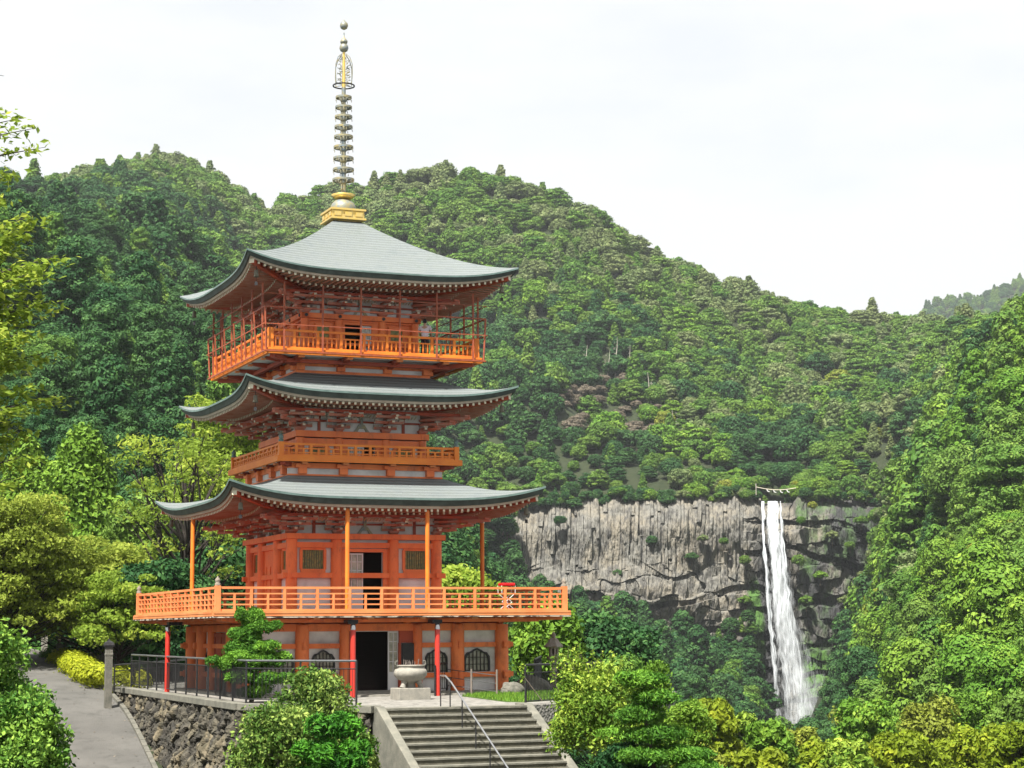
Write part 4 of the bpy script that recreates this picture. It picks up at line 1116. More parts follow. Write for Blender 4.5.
# ---- roofs -----------------------------------------------------------------------------------------
def roof(w0, z0, w1, zmid, ztip, wall, zplate, thick, nraft, apex=False):
    nraft = int(nraft*.92)
    NS, NT = 40, 18
    lift = ztip-zmid
    def top(s, t):                         # s -1..1, t 0..1
        h = w0+(w1*0.965-w0)*t; ex = w1*0.035*abs(s)**3*t
        g = 1-(1-t)**(1.30 if apex else 1.5)
        return (s*(h+ex), h+ex, z0+(zmid-z0)*g + lift*abs(s)**4.0*t**2.2)
    m = MB()
    for k in range(4):
        vs = []; fs = []
        for j in range(NT+1):
            for i in range(NS+1):
                s, d, z = top(-1+2*i/NS, j/NT); vs.append(S(k, s, d, z))
        for j in range(NT):
            for i in range(NS):
                a = j*(NS+1)+i; fs.append((a, a+1, a+NS+2, a+NS+1))
        m.add(vs, fs, 0, True)
    r = m.build('roof', ROOF, PG)
    # layered eave edge: strips of (drop0, inset0, drop1, inset1)
    def strip(name, a, b, material, inner=None):
        q = MB()
        for k in range(4):
            vs = []; fs = []
            rows = [a, b]+([inner] if inner else [])
            for dr, ins in rows:
                for i in range(NS+1):
                    s = -1+2*i/NS; ss, d, z = top(s, 1.0); f = (d-ins)/d; vs.append(S(k, ss*f, d-ins, z-dr))
            for j in range(len(rows)-1):
                for i in range(NS): c = j*(NS+1)+i; fs.append((c, c+1, c+NS+2, c+NS+1))
            q.add(vs, fs, 0, False)
        return q.build(name, material, r)
    strip('roof_lip', (0, 0), (thick*.24, .0), LIP, (thick*.24, .05))
    strip('eave_edge', (thick*.24, .045), (thick*.86, .10), EAVE, (thick*.86, .17))
    strip('eave_board', (thick*.86, .165), (thick*1.14, .19), SOFF, (thick*1.14, .30))
    # soffit from the eave board up to the wall
    zs_in = zplate
    q = MB()
    for k in range(4):
        vs = []; fs = []; rows = 8
        for j in range(rows+1):
            t = j/rows
            for i in range(NS+1):
                s = -1+2*i/NS; ss, d, z = top(s, 1.0); d0 = d-.28; dd = d0+(wall-.1-d0)*t; f = dd/d
                zz = (z-thick*1.16)*(1-t)+zs_in*t; vs.append(S(k, ss*f, dd, zz))
        for j in range(rows):
            for i in range(NS): c = j*(NS+1)+i; fs.append((c, c+1, c+NS+2, c+NS+1))
        q.add(vs, fs, 0, True)
    q.build('soffit', SOFF, r)
    # rafters: two tiers, red with cream tips
    q = MB()
    def under(s_abs, d):                  # soffit height at along-side position s, distance d
        ss, dd, z = top(max(-1, min(1, s_abs/max(d, .01))), 1.0); d0 = dd-.28
        t = min(1, max(0, (d0-d)/(d0-wall+.1)))
        return (z-thick*1.16)*(1-t)+zs_in*t
    for k in range(4):
        for i in range(nraft):
            s = -w1*.965+(i+.5)*2*w1*.965/nraft
            sn = abs(s)/w1; lim = top(sn, 1)[1]-.24
            d1 = lim; d0 = max(wall+.05, abs(s)+.02)
            if d1-d0 < .12: continue
            dm = max(d0, d1-(w1-wall)*.42)
            za, zb = under(s, d1)-.055, under(s, dm)-.055
            q.beam(S(k, s, dm, zb), S(k, s, d1, za), .05, .06)
            pbox(q, k, s-.0375, s+.0375, d1, d1+.012, za-.04, za+.045, 1)
            if dm > d0+.1:
                q.beam(S(k, s, d0, under(s, d0)-.10), S(k, s, dm+.06, under(s, dm)-.12), .05, .07)
                pbox(q, k, s-.0375, s+.0375, dm+.06, dm+.072, under(s, dm)-.165, under(s, dm)-.08, 1)
    q.build('rafter_row', [RAFT, CREAM], r)
    for k in range(4):                    # hip rafters
        q = MB(); ss, d, z = top(1, 1.0)
        a = S(k, wall-.1, wall-.1, zs_in-.12); mid = S(k, (wall+d)/2, (wall+d)/2, under((wall+d)/2, (wall+d)/2)-.14); b = S(k, d-.25, d-.25, z-thick*1.2-.06)
        q.beam(a, mid, .18, .2); q.beam(mid, b, .16, .18); bb = Vector(b); dirv = (Vector(b)-Vector(mid)).normalized(); q.beam(bb, bb+dirv*.02, .165, .185, 1)
        q.build('hip_rafter', [RED, CREAM], r)
    # hips: raised ridge line on the roof surface
    return r, top

def brackets(wall, zpl, ztop, cols, out, zs_scale=1.0):
    """bracket sets over each column, plaster between, struts"""
    H = ztop-zpl
    p = MB()
    for k in range(4):
        a = wall-.05 if k % 2 == 0 else wall-.15
        pbox(p, k, -a, a, wall-.15, wall-.05, zpl, ztop+.25)
    p.build('plaster_band', PLAST, PG)
    b = MB()
    for k in range(4):
        a = wall if k % 2 == 0 else wall-.06
        pbox(b, k, -a, a, wall-.051, wall-.0, zpl+H*.50, zpl+H*.60)
        for s in ((-cols-wall)/2, (cols+wall)/2): pbox(b, k, s-.05, s+.05, wall-.052, wall-.01, zpl, ztop)
        for j in (2,):                     # outer purlin
            dd = wall+out*j*.5; zz = zpl+H*(.45+.42*j*.5); a = dd+.25
            pbox(b, k, -a, a, dd-.055, dd+.055, zz, zz+H*.15) if k % 2 == 0 else pbox(b, k, -dd+.06, dd-.06, dd-.055, dd+.055, zz, zz+H*.15)
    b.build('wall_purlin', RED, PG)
    q = MB()                               # ceiling laths, pale
    for k in range(4):
        for c in (-(cols+wall)/2, 0, (cols+wall)/2):
            for i in range(-4, 5):
                s = c+i*.11
                if abs(c) > .1 and abs(i) > 3: continue
                q.beam(S(k, s, wall+out*.22, zpl+H*.74), S(k, s, wall+out*.48, zpl+H*.86), .035, .03)
    q.build('ceiling_lath', CREAM, PG)
    g = None
    for k in range(4):                     # frog-leg strut in the middle bay
        g = MB(); g.k = k; g.prism([(-.30, zpl), (-.17, zpl), (-.10, zpl+H*.22), (.10, zpl+H*.22), (.17, zpl), (.30, zpl), (.20, zpl+H*.18), (.09, zpl+H*.42), (-.09, zpl+H*.42), (-.20, zpl+H*.18)], -(wall+.02), -(wall-.05))
        g.box(-.05, .05, -(wall+.01), -(wall-.05), zpl+H*.42, ztop)
        g.build('frog_leg_strut', SPGR, PG)
    for k in range(4):
        for s in (-wall, -cols, cols):
            m = MB(); corner = abs(s) > wall-1e-3
            dirs = [(k, s)]
            def unit(kk, ss, diag=False):
                pass
            m.k = k
            y = lambda d: -d
            m.sqlathe([(.11, 0), (.17, H*.12), (.17, H*.2)], (s, -wall, zpl+.001), mi=0)
            for j in range(3):
                dd = wall+out*j*.5; zz = zpl+H*(.2+.24*j); L = .42+.10*j
                lo = s-L; hi = s+L
                if not (corner and j > 0): pass
                m.box(lo, hi, y(dd+.05), y(dd-.05), zz, zz+H*.13)
                m.box(lo-.012, lo, y(dd+.045), y(dd-.045), zz+.01, zz+H*.13-.01, 1); m.box(hi, hi+.012, y(dd+.045), y(dd-.045), zz+.01, zz+H*.13-.01, 1)
                for e in (lo+.09, s, hi-.09):
                    m.box(e-.085, e+.085, y(dd+.085), y(dd-.085), zz+H*.13+.002, zz+H*.22, 2)
                m.box(s-.05, s+.05, y(dd+out*.5+.05), y(wall-.1), zz-.004, zz+H*.12)
                m.box(s-.045, s+.045, y(dd+out*.5+.064), y(dd+out*.5+.05), zz+.006, zz+H*.12-.01, 1)
                if corner:
                    m.beam((s-.05, -wall+.05, zz+H*.065), (s-(out*.5*(j+1)+.1)*.95, -wall-(out*.5*(j+1)+.1)*.95, zz+H*.065), .11, H*.13)
                    e = s-out*.5*(j+1)*.95; f = -wall-out*.5*(j+1)*.95; m.box(e-.1, e+.1, f-.1, f+.1, zz+H*.14, zz+H*.23)
            # tail rafter slanting down and out with a pale end
            a = (s, -wall, zpl+H*1.05); bpt = (s, -(wall+out*1.45), zpl+H*.66)
            if corner: bpt = (s-out*1.35, -(wall+out*1.35), zpl+H*.70)
            m.beam(a, bpt, .09, .12); v = (Vector(bpt)-Vector(a)).normalized(); m.beam(bpt, tuple(Vector(bpt)+v*.015), .092, .122, 1)
            m.k = 0
            m.build('bracket_set', [BRK, CREAM, SOFF], PG)
brackets(2.6, 5.41, 6.02, 1.02, .95)
brackets(2.22, 8.95, 9.62, .85, .85)
brackets(2.02, 13.08, 13.72, .80, .80)
R1, top1 = roof(2.82, 7.36, 5.52, 6.50, 6.99, 2.6, 6.22, .30, 54)
R2, top2 = roof(2.5, 10.92, 4.83, 10.06, 10.50, 2.22, 9.90, .27, 48)
R3, top3 = roof(.42, 16.86, 4.85, 14.19, 14.64, 2.02, 13.98, .24, 48, True)

# slim posts from the first balcony up to the first eave
for (u, v) in ((-1.38, -4.95), (1.42, -4.95), (-5.03, 1.45), (4.95, -1.05)):
    m = MB(); m.cyl((u, v, 2.745), (u, v, 6.12), 0.075, n=12); m.build('eave_post', ORNG, PG)

# safety cage round the top balcony
cg = MB(); dC = 3.93; zc = 12.9
for k in range(4):
    for s in (-3.3, -1.95, -.6, .8, 2.15, 3.5):
        cg.beam(S(k, s, dC, 11.4), S(k, s, dC, 13.72+.1*(abs(s)/4)**3), .055, .055)
    cg.beam(S(k, -3.96, 3.96, zc), S(k, 3.96, 3.96, zc), .045, .045)
    cg.beam(S(k, -4.0, 4.0, 12.32), S(k, 4.0, 4.0, 12.32), .03, .03)
    cg.beam(S(k, -4.0, 3.98, 13.35), S(k, 4.0, 3.98, 13.35), .022, .022)
    cg.beam(S(k, 3.9, 3.9, 11.38), S(k, 3.96, 3.96, zc), .05, .05)
    cg.beam(S(k, -3.95, 3.95, 11.42), S(k, 3.95, 3.95, 11.42), .05, .05)
    if k in (1, 3):
        for s in (-2.6, -1.25, .1, 1.45, 2.8): cg.beam(S(k, s, dC+.02, 11.4), S(k, s, dC+.12, zc), .04, .04)
cg.build('safety_cage', mat('rusty_orange_steel', (.42, .10, .04), .55, (.25, .07, .04), 5), PG)

# ---- spire -----------------------------------------------------------------------------------------
m = MB()
m.sqlathe([(.50, 16.72), (.50, 16.80), (.66, 16.84), (.66, 16.90), (.60, 16.92), (.60, 17.15), (.66, 17.17), (.66, 17.24), (.4, 17.27)])
for k in range(4):
    for s in (-.4, 0, .4): pbox(m, k, s-.13, s+.13, .60, .635, 16.96, 17.11)
SPB = m.build('spire_base', GOLD, PG)
m = MB(); m.lathe([(.46, 17.27), (.47, 17.38), (.42, 17.52), (.30, 17.64), (.16, 17.68)], n=24); m.build('dome', SPGR, SPB)
m = MB(); m.lathe([(.16, 17.68), (.34, 17.74), (.44, 17.86), (.40, 17.87), (.2, 17.80), (.1, 17.9)], n=16); m.build('lotus', GOLD, SPB)
m = MB(); m.cyl((0, 0, 17.7), (0, 0, 21.9), .10, .075, 12); m.build('spire_shaft', SPGR, PG)
for i, z in enumerate((18.42, 18.80, 19.22, 19.64, 20.03, 20.40, 20.78, 21.14, 21.51)):
    R = .40-.013*i; m = MB(); n = 24; h = .075
    vs = []
    for r_, zz in ((R, z-h/2), (R, z+h/2), (R-.05, z+h/2), (R-.05, z-h/2)):
        for a in range(n): vs.append((r_*math.cos(2*math.pi*a/n), r_*math.sin(2*math.pi*a/n), zz))
    m.add(vs, [(j*n+a, j*n+(a+1) % n, ((j+1) % 4)*n+(a+1) % n, ((j+1) % 4)*n+a) for j in range(4) for a in range(n)], 0, False)
    m.lathe([(.11, z-.15), (.14, z-.1), (.13, z+.03), (.1, z+.08)], n=12, mi=0)
    for a in range(8):
        c, s_ = math.cos(a*math.pi/4), math.sin(a*math.pi/4); m.beam((.08*c, .08*s_, z-.02), ((R-.03)*c, (R-.03)*s_, z), .035, .04, 0)
        m.cyl((R*c, R*s_, z-.15), (R*c, R*s_, z-.06), .015, .010, 6, 0)
    m.build('ring', [SPGR, GOLD], PG)
m = MB(); m.cyl((0, 0, 21.85), (0, 0, 23.25), .075, .05, 10)
FL = m.build('spire_tip', GOLD, PG)
m = MB()
for a in range(4):                          # four openwork flame leaves
    c, s_ = math.cos(a*math.pi/2+.5), math.sin(a*math.pi/2+.5); r2 = random.Random(a)
    out = [(.10, 21.98), (.40, 22.0), (.43, 22.35), (.42, 22.7), (.30, 22.98), (.10, 23.15)]
    for p, q in zip(out[:-1], out[1:]): m.beam((p[0]*c, p[0]*s_, p[1]), (q[0]*c, q[0]*s_, q[1]), .022, .022)
    for i in range(16):
        z = 22.02+i*.065; w_ = .36 if z < 22.75 else .36-(z-22.75)*.7; ra, rb = r2.uniform(.06, w_*.5), r2.uniform(w_*.45, w_)
        m.beam((ra*c, ra*s_, z), (rb*c, rb*s_, z+r2.uniform(-.09, .12)), .018, .018)
m2 = MB()
m.build('flame_finial', SPGR, FL)
n = 24; m = MB(); vs = []
for r_, zz in ((.41, 21.93), (.41, 21.97), (.37, 21.97), (.37, 21.93)):
    for a in range(n): vs.append((r_*math.cos(2*math.pi*a/n), r_*math.sin(2*math.pi*a/n), zz))
m.add(vs, [(j*n+a, j*n+(a+1) % n, ((j+1) % 4)*n+(a+1) % n, ((j+1) % 4)*n+a) for j in range(4) for a in range(n)]); m.build('flame_hoop', DARK, FL)
m = MB(); m.lathe([(.05, 23.22), (.13, 23.27), (.17, 23.37), (.15, 23.47), (.08, 23.55), (.13, 23.57), (.14, 23.64), (.08, 23.73), (.03, 23.78), (.025, 23.96)], n=14); m.build('jewel', SPGR, FL)
m = MB(); m.lathe([(.04, 24.08), (.12, 24.13), (.155, 24.23), (.13, 24.33), (.06, 24.39), (.015, 24.46)], n=14); m.build('top_jewel', SPGR, FL)

# wind bells under the roof corners
def wind_bell(p, label):
    r = empty('wind_bell', p, 0, label, 'bell', 'wind bells hanging from the roof corners')
    m = MB(); m.cyl((0, 0, 0), (0, 0, -.16), .012, n=5); m.build('hanger', DARK, r)
    m = MB(); m.lathe([(.04, -.16), (.065, -.18), (.075, -.34), (.095, -.40), (.085, -.40), (.04, -.19)], n=12); m.build('bell', mat('bell_bronze', (.16, .15, .11), .6, metal=.3) if 'bell_bronze' not in bpy.data.materials else bpy.data.materials['bell_bronze'], r)
    m = MB(); m.cyl((0, 0, -.4), (0, 0, -.56), .008, n=5); m.box(-.05, .05, -.005, .005, -.68, -.56); m.build('clapper', DARK, r)
for nm, w_, z_ in (('lowest roof', 5.0, 6.42), ('middle roof', 4.38, 10.0), ('top roof', 4.4, 14.18)):
    for cn, sx, sy in (('left corner', -1, 1), ('near corner', -1, -1), ('right corner', 1, -1)):
        p = loc2w(sx*w_, sy*w_, z_); wind_bell(p, 'bronze wind bell hanging under the %s of the %s' % (cn, nm))

# ================================================================== TERRACE, WALL, STAIRS, PATH
def gp(px, py, z=0.0):
    a = at(px, py, 1.0); r = (a.x, a.y, a.z-CAMZ); t = (z-CAMZ)/r[2]; return np.array([r[0]*t, r[1]*t])
def vor_mat(name, c1, c2, c3, scale, bump):
    m = mat(name, c1, 0.9, c2, scale*.6, dirt=c3, dirt_scale=scale*1.5, dirt_pos=(.5, .62), coord='Object'); n = m.node_tree.nodes; l = m.node_tree.links
    t = n.new('ShaderNodeTexCoord'); v = n.new('ShaderNodeTexVoronoi'); v.inputs['Scale'].default_value = scale*5; l.new(t.outputs['Object'], v.inputs['Vector'])
    bp = n.new('ShaderNodeBump'); bp.inputs['Strength'].default_value = bump; bp.inputs['Distance'].default_value = .03; l.new(v.outputs['Distance'], bp.inputs['Height']); l.new(bp.outputs[0], n['Principled BSDF'].inputs['Normal'])
    return m
COBB = vor_mat('cobbled_gravel', (0.24, 0.23, 0.21), (0.33, 0.32, 0.29), (0.10, 0.10, 0.09), 2.2, 0.9)
mb = MB(); n = len(TERR)
mb.add([(x, y, 0) for x, y in TERR]+[(x, y, -.5) for x, y in TERR], [tuple(range(n))]+[(i, (i+1) % n, n+(i+1) % n, n+i) for i in range(n)])
tag(mb.build('terrace_ground', COBB), kind='structure')
# asphalt path
ASPH = mat('grey_asphalt', (0.115, 0.112, 0.105), 0.9, (0.155, 0.15, 0.14), 0.5, dirt=(0.065, 0.065, 0.06), dirt_scale=1.6, dirt_pos=(.52, .8), bump=.5, bscale=90)
def curve_pts(P, step=.8):
    out = []; P = [np.array(p, float) for p in P]; Q = [2*P[0]-P[1]]+P+[2*P[-1]-P[-2]]
    for i in range(1, len(Q)-2):
        L = np.linalg.norm(Q[i+1]-Q[i]); m = max(2, int(L/step))
        for j in range(m):
            t = j/m; a, b, c, d = Q[i-1], Q[i], Q[i+1], Q[i+2]
            out.append(.5*((2*b)+(-a+c)*t+(2*a-5*b+4*c-d)*t*t+(-a+3*b-3*c+d)*t**3))
    out.append(P[-1]); return out
pp = curve_pts([tuple(p) for p in PATHC]); vs = []; fs = []; NW = 6
for i, p in enumerate(pp):
    q = pp[min(i+1, len(pp)-1)]-pp[max(i-1, 0)]; nrm = np.array([-q[1], q[0]])/np.hypot(q[0], q[1])
    for j in range(NW+1):
        w = (j/NW-.5)*3.0; z = p[2] + .02 - .03*abs(j/NW-.5)
        vs.append((p[0]-nrm[0]*w, p[1]-nrm[1]*w, z))
for i in range(len(pp)-1):
    for j in range(NW): a = i*(NW+1)+j; fs.append((a, a+1, a+NW+2, a+NW+1))
mb = MB(); mb.add(vs, fs, 0, True); tag(mb.build('path', ASPH), kind='structure')
mb = MB()
kb = [i for i, p in enumerate(pp) if p[1] > 60]
for a, b in zip(kb[:-1], kb[1:]):
    A, B = Vector(vs[a*(NW+1)+NW]), Vector(vs[b*(NW+1)+NW]); mb.beam(A.lerp(B, .03)+Vector((.06, 0, .03)), A.lerp(B, .97)+Vector((.06, 0, .03)), .16, .14)
tag(mb.build('path_kerb', STONE), 'low pale stone kerb along the right edge of the asphalt path', 'kerb')

def litter():
    r = np.random.default_rng(8); C = []
    for _ in range(900):
        i = int(r.integers(0, len(pp)-1)); j = r.random(); e = (.5-.5*r.random()**2.2)*(1 if r.random() < .6 else -1); a = i*(NW+1); A, B = Vector(vs[a]), Vector(vs[a+NW]); p = A.lerp(B, .5+e); C.append((p.x+r.normal()*.1, p.y+r.normal()*.3, p.z+.012))
    N = np.array([0, 0, 1])+r.normal(size=(len(C), 3))*.25; V_, Q_ = leaves(np.array(C), N, .05, 1.6, r)
    tag(link('fallen_leaves', fast_mesh('fallen_leaves', V_, Q_, LEAF['brown'], np.repeat(r.random(len(C)), 4))), kind='stuff')
litter()
# retaining wall of rough stones
def voronoi(u, v, su, sv, seed):
    """distance to nearest and second-nearest jittered cell centre, and the cell's id value"""
    U, Vv = u/su, v/sv; iu, iv = np.floor(U).astype(int), np.floor(Vv).astype(int)
    b1 = np.full(u.shape, 9.); b2 = np.full(u.shape, 9.); idv = np.zeros(u.shape)
    for a in (-1, 0, 1):
        for b in (-1, 0, 1):
            cu, cv = iu+a, iv+b
            h = lambda s: _perm[((cu*73856093) ^ (cv*19349663) ^ (s*83492791)) & 4095]
            d = np.hypot(cu+.15+.7*h(seed)-U, cv+.15+.7*h(seed+1)-Vv)
            nb = d < b1; b2 = np.where(nb, b1, np.minimum(b2, d)); idv = np.where(nb, h(seed+2), idv); b1 = np.where(nb, d, b1)
    return b1, b2, idv
def wall_stone_mat():
    m = bpy.data.materials.new('rough_wall_stone'); m.use_nodes = True; n = m.node_tree.nodes; l = m.node_tree.links; b = n['Principled BSDF']; b.inputs['Roughness'].default_value = .92
    a = n.new('ShaderNodeAttribute'); a.attribute_name = 'tone'; r = n.new('ShaderNodeValToRGB'); e = r.color_ramp.elements
    e[0].color = (.022, .02, .018, 1); e[1].color = (.16, .13, .085, 1); x = e.new(.45); x.color = (.055, .050, .041, 1); x = e.new(.7); x.color = (.095, .085, .064, 1)
    l.new(a.outputs['Fac'], r.inputs[0]); t = n.new('ShaderNodeTexCoord'); no = n.new('ShaderNodeTexNoise'); no.inputs['Scale'].default_value = 5; no.inputs['Detail'].default_value = 8
    l.new(t.outputs['Object'], no.inputs['Vector']); mx = n.new('ShaderNodeMix'); mx.data_type = 'RGBA'; mx.blend_type = 'MULTIPLY'; mx.inputs['Factor'].default_value = 1
    rr = n.new('ShaderNodeValToRGB'); rr.color_ramp.elements[0].position = .35; rr.color_ramp.elements[0].color = (.4, .42, .36, 1); rr.color_ramp.elements[1].position = .65; rr.color_ramp.elements[1].color = (1.15, 1.12, 1.05, 1)
    l.new(no.outputs['Fac'], rr.inputs[0]); l.new(r.outputs[0], mx.inputs['A']); l.new(rr.outputs[0], mx.inputs['B']); l.new(mx.outputs['Result'], b.inputs['Base Color'])
    bp = n.new('ShaderNodeBump'); bp.inputs['Strength'].default_value = .7; bp.inputs['Distance'].default_value = .05; n2 = n.new('ShaderNodeTexNoise'); n2.inputs['Scale'].default_value = 14; n2.inputs['Detail'].default_value = 6
    l.new(t.outputs['Object'], n2.inputs['Vector']); l.new(n2.outputs['Fac'], bp.inputs['Height']); l.new(bp.outputs[0], b.inputs['Normal']); return m
WST = wall_stone_mat()
def build_retaining():
    root = empty('retaining_wall', (0, 0, 0), 0, 'rough dark stone retaining wall holding up the terrace beside the path', 'wall')
    pts = [T0+np.array([-2.2, 5.6]), T0, T1, T2, SL+(T2-SL)*.08]
    S_ = [0]; 
    for a, b in zip(pts[:-1], pts[1:]): S_.append(S_[-1]+np.linalg.norm(b-a))
    nu = int(S_[-1]/.055); nv = 84; su = np.linspace(0, S_[-1], nu); hv = np.linspace(0, 4.8, nv)
    U, H = np.meshgrid(su, hv, indexing='ij')
    cx = np.interp(su, S_, [p[0] for p in pts]); cy = np.interp(su, S_, [p[1] for p in pts])
    cx = np.convolve(np.pad(cx, 5, 'edge'), np.ones(11)/11, 'valid'); cy = np.convolve(np.pad(cy, 5, 'edge'), np.ones(11)/11, 'valid')
    tx, ty = np.gradient(cx), np.gradient(cy); L = np.hypot(tx, ty); nx, ny = ty/L, -tx/L       # outwards
    w1 = U + H*.45 + (fbm(U*1.5, H*1.5, 2, 5)-.5)*.5
    b1, b2, idv = voronoi(w1, H+(fbm(U, H, 2, 8)-.5)*.3, .42, .80, 3)
    edge = np.clip((b2-b1)*2.6, 0, 1)
    ta = idv*37.0; dsp = -.04 + .15*np.clip(edge*2.2, 0, 1)*(.5+.7*idv) + (U*np.cos(ta)+H*np.sin(ta)) % .37*.0 + (fbm(U*4, H*4, 4, 14)-.5)*.30*(.5+edge) + np.abs(vnoise(w1*3.1+ta, H*2.3+ta, 19)-.5)*.22
    out = dsp + H*.17 + .02
    X = cx[:, None]+nx[:, None]*(-out if False else out)*-1*-1; Y = cy[:, None]+ny[:, None]*out
    sgn = -1 if (nx[nu//2]*(T1[0]-AX)+ny[nu//2]*(T1[1]-AY)) < 0 else 1
    X = cx[:, None]+sgn*nx[:, None]*out; Y = cy[:, None]+sgn*ny[:, None]*out
    Z = -.10-H
    I = np.arange(nu*nv).reshape(nu, nv); Q = np.stack([I[:-1, :-1], I[1:, :-1], I[1:, 1:], I[:-1, 1:]], -1).reshape(-1, 4)
    tone = np.clip(idv*.8+.18*(fbm(U*2, H*2, 2, 4))-.35*(edge < .25), 0, 1)
    link('stone_face', fast_mesh('stone_face', np.stack([X, Y, Z], -1).reshape(-1, 3), Q, WST, tone.ravel()), root)
    mb = MB()
    for a, b in zip(pts[:-1], pts[1:]):
        mb.beam((*a, -.02), (*b, -.02), .42, .20)
    mb.build('coping', CONC, root, bevel=.015)
build_retaining()

# stairs
def build_stairs():
    root = empty('stone_staircase', (SL[0], SL[1], 0), TH, 'broad weathered stone staircase climbing to the pagoda terrace', 'staircase')
    W_ = float(np.linalg.norm(SR-SL)); NSTEP = 22; r_, t_ = .172, .335
    for i in range(NSTEP):
        m = MB(); z1 = -r_*i - .0; y1 = -t_*i
        m.box(.16, W_-.16, y1-t_-.02, y1-.0, z1-r_*.9-.10, z1-.045, 1)
        m.box(.15, W_-.15, y1-t_-.055, y1-.0, z1-.045, z1+.0, 0) if i else m.box(.15, W_-.15, -t_-.055, .25, -.045, .012, 0)
        m.build('step', [CONC, RISER], root)
    for x0, x1 in ((-.10, .15), (W_-.15, W_+.12)):
        m = MB(); n_ = NSTEP; a, b = (0.35, .10), (-t_*n_, -r_*n_+.10)
        vs = [(x, y, z) for x in (x0, x1) for y, z in ((.5, .06), (-.15, .06), (b[0], b[1]), (b[0], b[1]-1.1), (.5, -1.1))]
        m.add(vs, [(0, 1, 2, 3, 4), (9, 8, 7, 6, 5)]+[(i, (i+1) % 5, 5+(i+1) % 5, 5+i) for i in range(5)])
        m.build('side_parapet', CONC, root, bevel=.02)
    return W_, NSTEP, r_, t_
SW_, NST, SRI, STR = build_stairs()
def stw(u, v, z): p = SL+Ex*u+Gy*v; return (p[0], p[1], z)
root = empty('stair_handrail', stw(2.03, .3, 0), 0, 'thin steel handrail running down the middle of the stone stairs', 'handrail'); root.location = (0, 0, 0)
m = MB(); h = .86; pts = [stw(2.03, .5, h), stw(2.03, .12, h)]+[stw(2.03, -STR*i, h-SRI*i) for i in (1, 7, 14, 21)]
m.tube(pts, [.024]*len(pts), 8); m.build('rail', STEEL, root)
for v, z in ((.5, 0), (-.25, -SRI*.5)) + tuple((-STR*(i+.5), -SRI*(i+1)) for i in (3, 6, 9, 12, 15, 18)):
    m = MB(); zt = h if v > 0 else h+SRI*(v/STR); m.cyl(stw(2.03, v, z), stw(2.03, v, zt), .018, n=8); m.build('rail_post', DARK, root)

# railings
def railing(name, label, pts, h, mats=(GREYM, DARK), bars=.14, group=None, base=0.09, dense=None, posts=1.7):
    root = empty(name, (0, 0, 0), 0, label, 'railing', group)
    m = MB(); P = [Vector((p[0], p[1], p[2] if len(p) > 2 else base)) for p in pts]; up = Vector((0, 0, 1))
    m.tube([tuple(p+up*h) for p in P], [.032]*len(P), 8); m.build('top_rail', mats[0], root)
    m = MB(); m.tube([tuple(p+up*(h-.22)) for p in P], [.02]*len(P), 6); m.tube([tuple(p+up*.10) for p in P], [.018]*len(P), 6); m.build('lower_rail', mats[1], root)
    m = MB()
    for a, b in zip(P[:-1], P[1:]):
        L = (b-a).length; n = int(L/bars)
        for i in range(1, n): p = a.lerp(b, i/n); m.cyl(tuple(p+up*.1), tuple(p+up*(h-.22)), .009, n=4, cap=False)
    m.build('baluster_row', mats[1], root)
    for a, b in zip(P[:-1], P[1:]):
        L = (b-a).length; n = max(1, round(L/posts))
        for i in range(n+1 if b is P[-1] else n):
            p = a.lerp(b, i/n); m = MB(); m.cyl(tuple(p-up*.05), tuple(p+up*h), .03, n=8); m.build('rail_post', mats[1], root)
    if dense:
        a, b = Vector(dense[0]), Vector(dense[1]); m = MB(); n = int((b-a).length/.15)
        for i in range(n): p = a.lerp(b, i/n); m.cyl(tuple(p+up*.12), tuple(p+up*(h-.24)), .011, n=4, cap=False)
        m.build('close_mesh_panel', mats[1], root)
    return root
tt = lambda a, b, t: tuple(a+(b-a)*t)
railing('terrace_railing', 'grey metal railing along the terrace edge above the rough stone wall', [tuple(T0+np.array([.3, .0])), tuple(T1+np.array([.1, .15])), tuple(T2+np.array([.0, .25]))], 1.2,
        dense=((*tt(T0, T1, .82), .09), (*T1, .09)))
a, b, c, d = stw(SW_+.1, .3, 0), stw(SW_+1.6, 1.2, 0), stw(SW_+3.4, 2.4, 0), stw(SW_+6.2, 6, 0)
railing('terrace_railing', 'black railing with close bars at the right of the stair head by the stone lantern', [a, b, c, d], 1.12, (DARK, DARK), .07, base=0.0)
a, b = loc2w(5.6, -4.2, 0), loc2w(9.2, 3.5, 0)
railing('terrace_railing', 'far black railing behind the stone lantern at the right edge of the terrace', [a, b], 1.1, (DARK, DARK), .2, base=0.0)
# folding gate hoop and the low bar fence beside it
g0, g1 = gp(435, 696), gp(447, 694)
root = empty('iron_barrier', (0, 0, 0), 0, 'black arched iron barrier standing between the red post and the corner column', 'barrier')
A, B = Vector((*g0, 0)), Vector((*g1, 0)); up = Vector((0, 0, 1)); m = MB()
pts = [A, A+up*.95, A.lerp(B, .12)+up*1.04, A.lerp(B, .88)+up*1.04, B+up*.95, B-up*.0]; m.tube([tuple(p) for p in pts], [.028]*6, 8); m.build('hoop', DARK, root)
m = MB(); m.tube([tuple(A+up*.2), tuple(B+up*.2)], [.014]*2, 6)
for i in range(1, 5): p = A.lerp(B, i/5); m.cyl(tuple(p+up*.2), tuple(p+up*1.03), .012, n=5)
m.build('bars', DARK, root)
c0, c1 = gp(447, 694), gp(497, 696)
root = empty('low_bar_fence', (0, 0, 0), 0, 'low fence of thin grey bars in front of the right corner of the pagoda', 'fence')
A, B = Vector((*c0, 0)), Vector((*c1, 0)); m = MB()
for z in (.22, .48, .74): m.tube([tuple(A+up*(z+.08)), tuple(B+up*(z-.08))], [.014]*2, 6)
m.build('bar', GREYM, root)
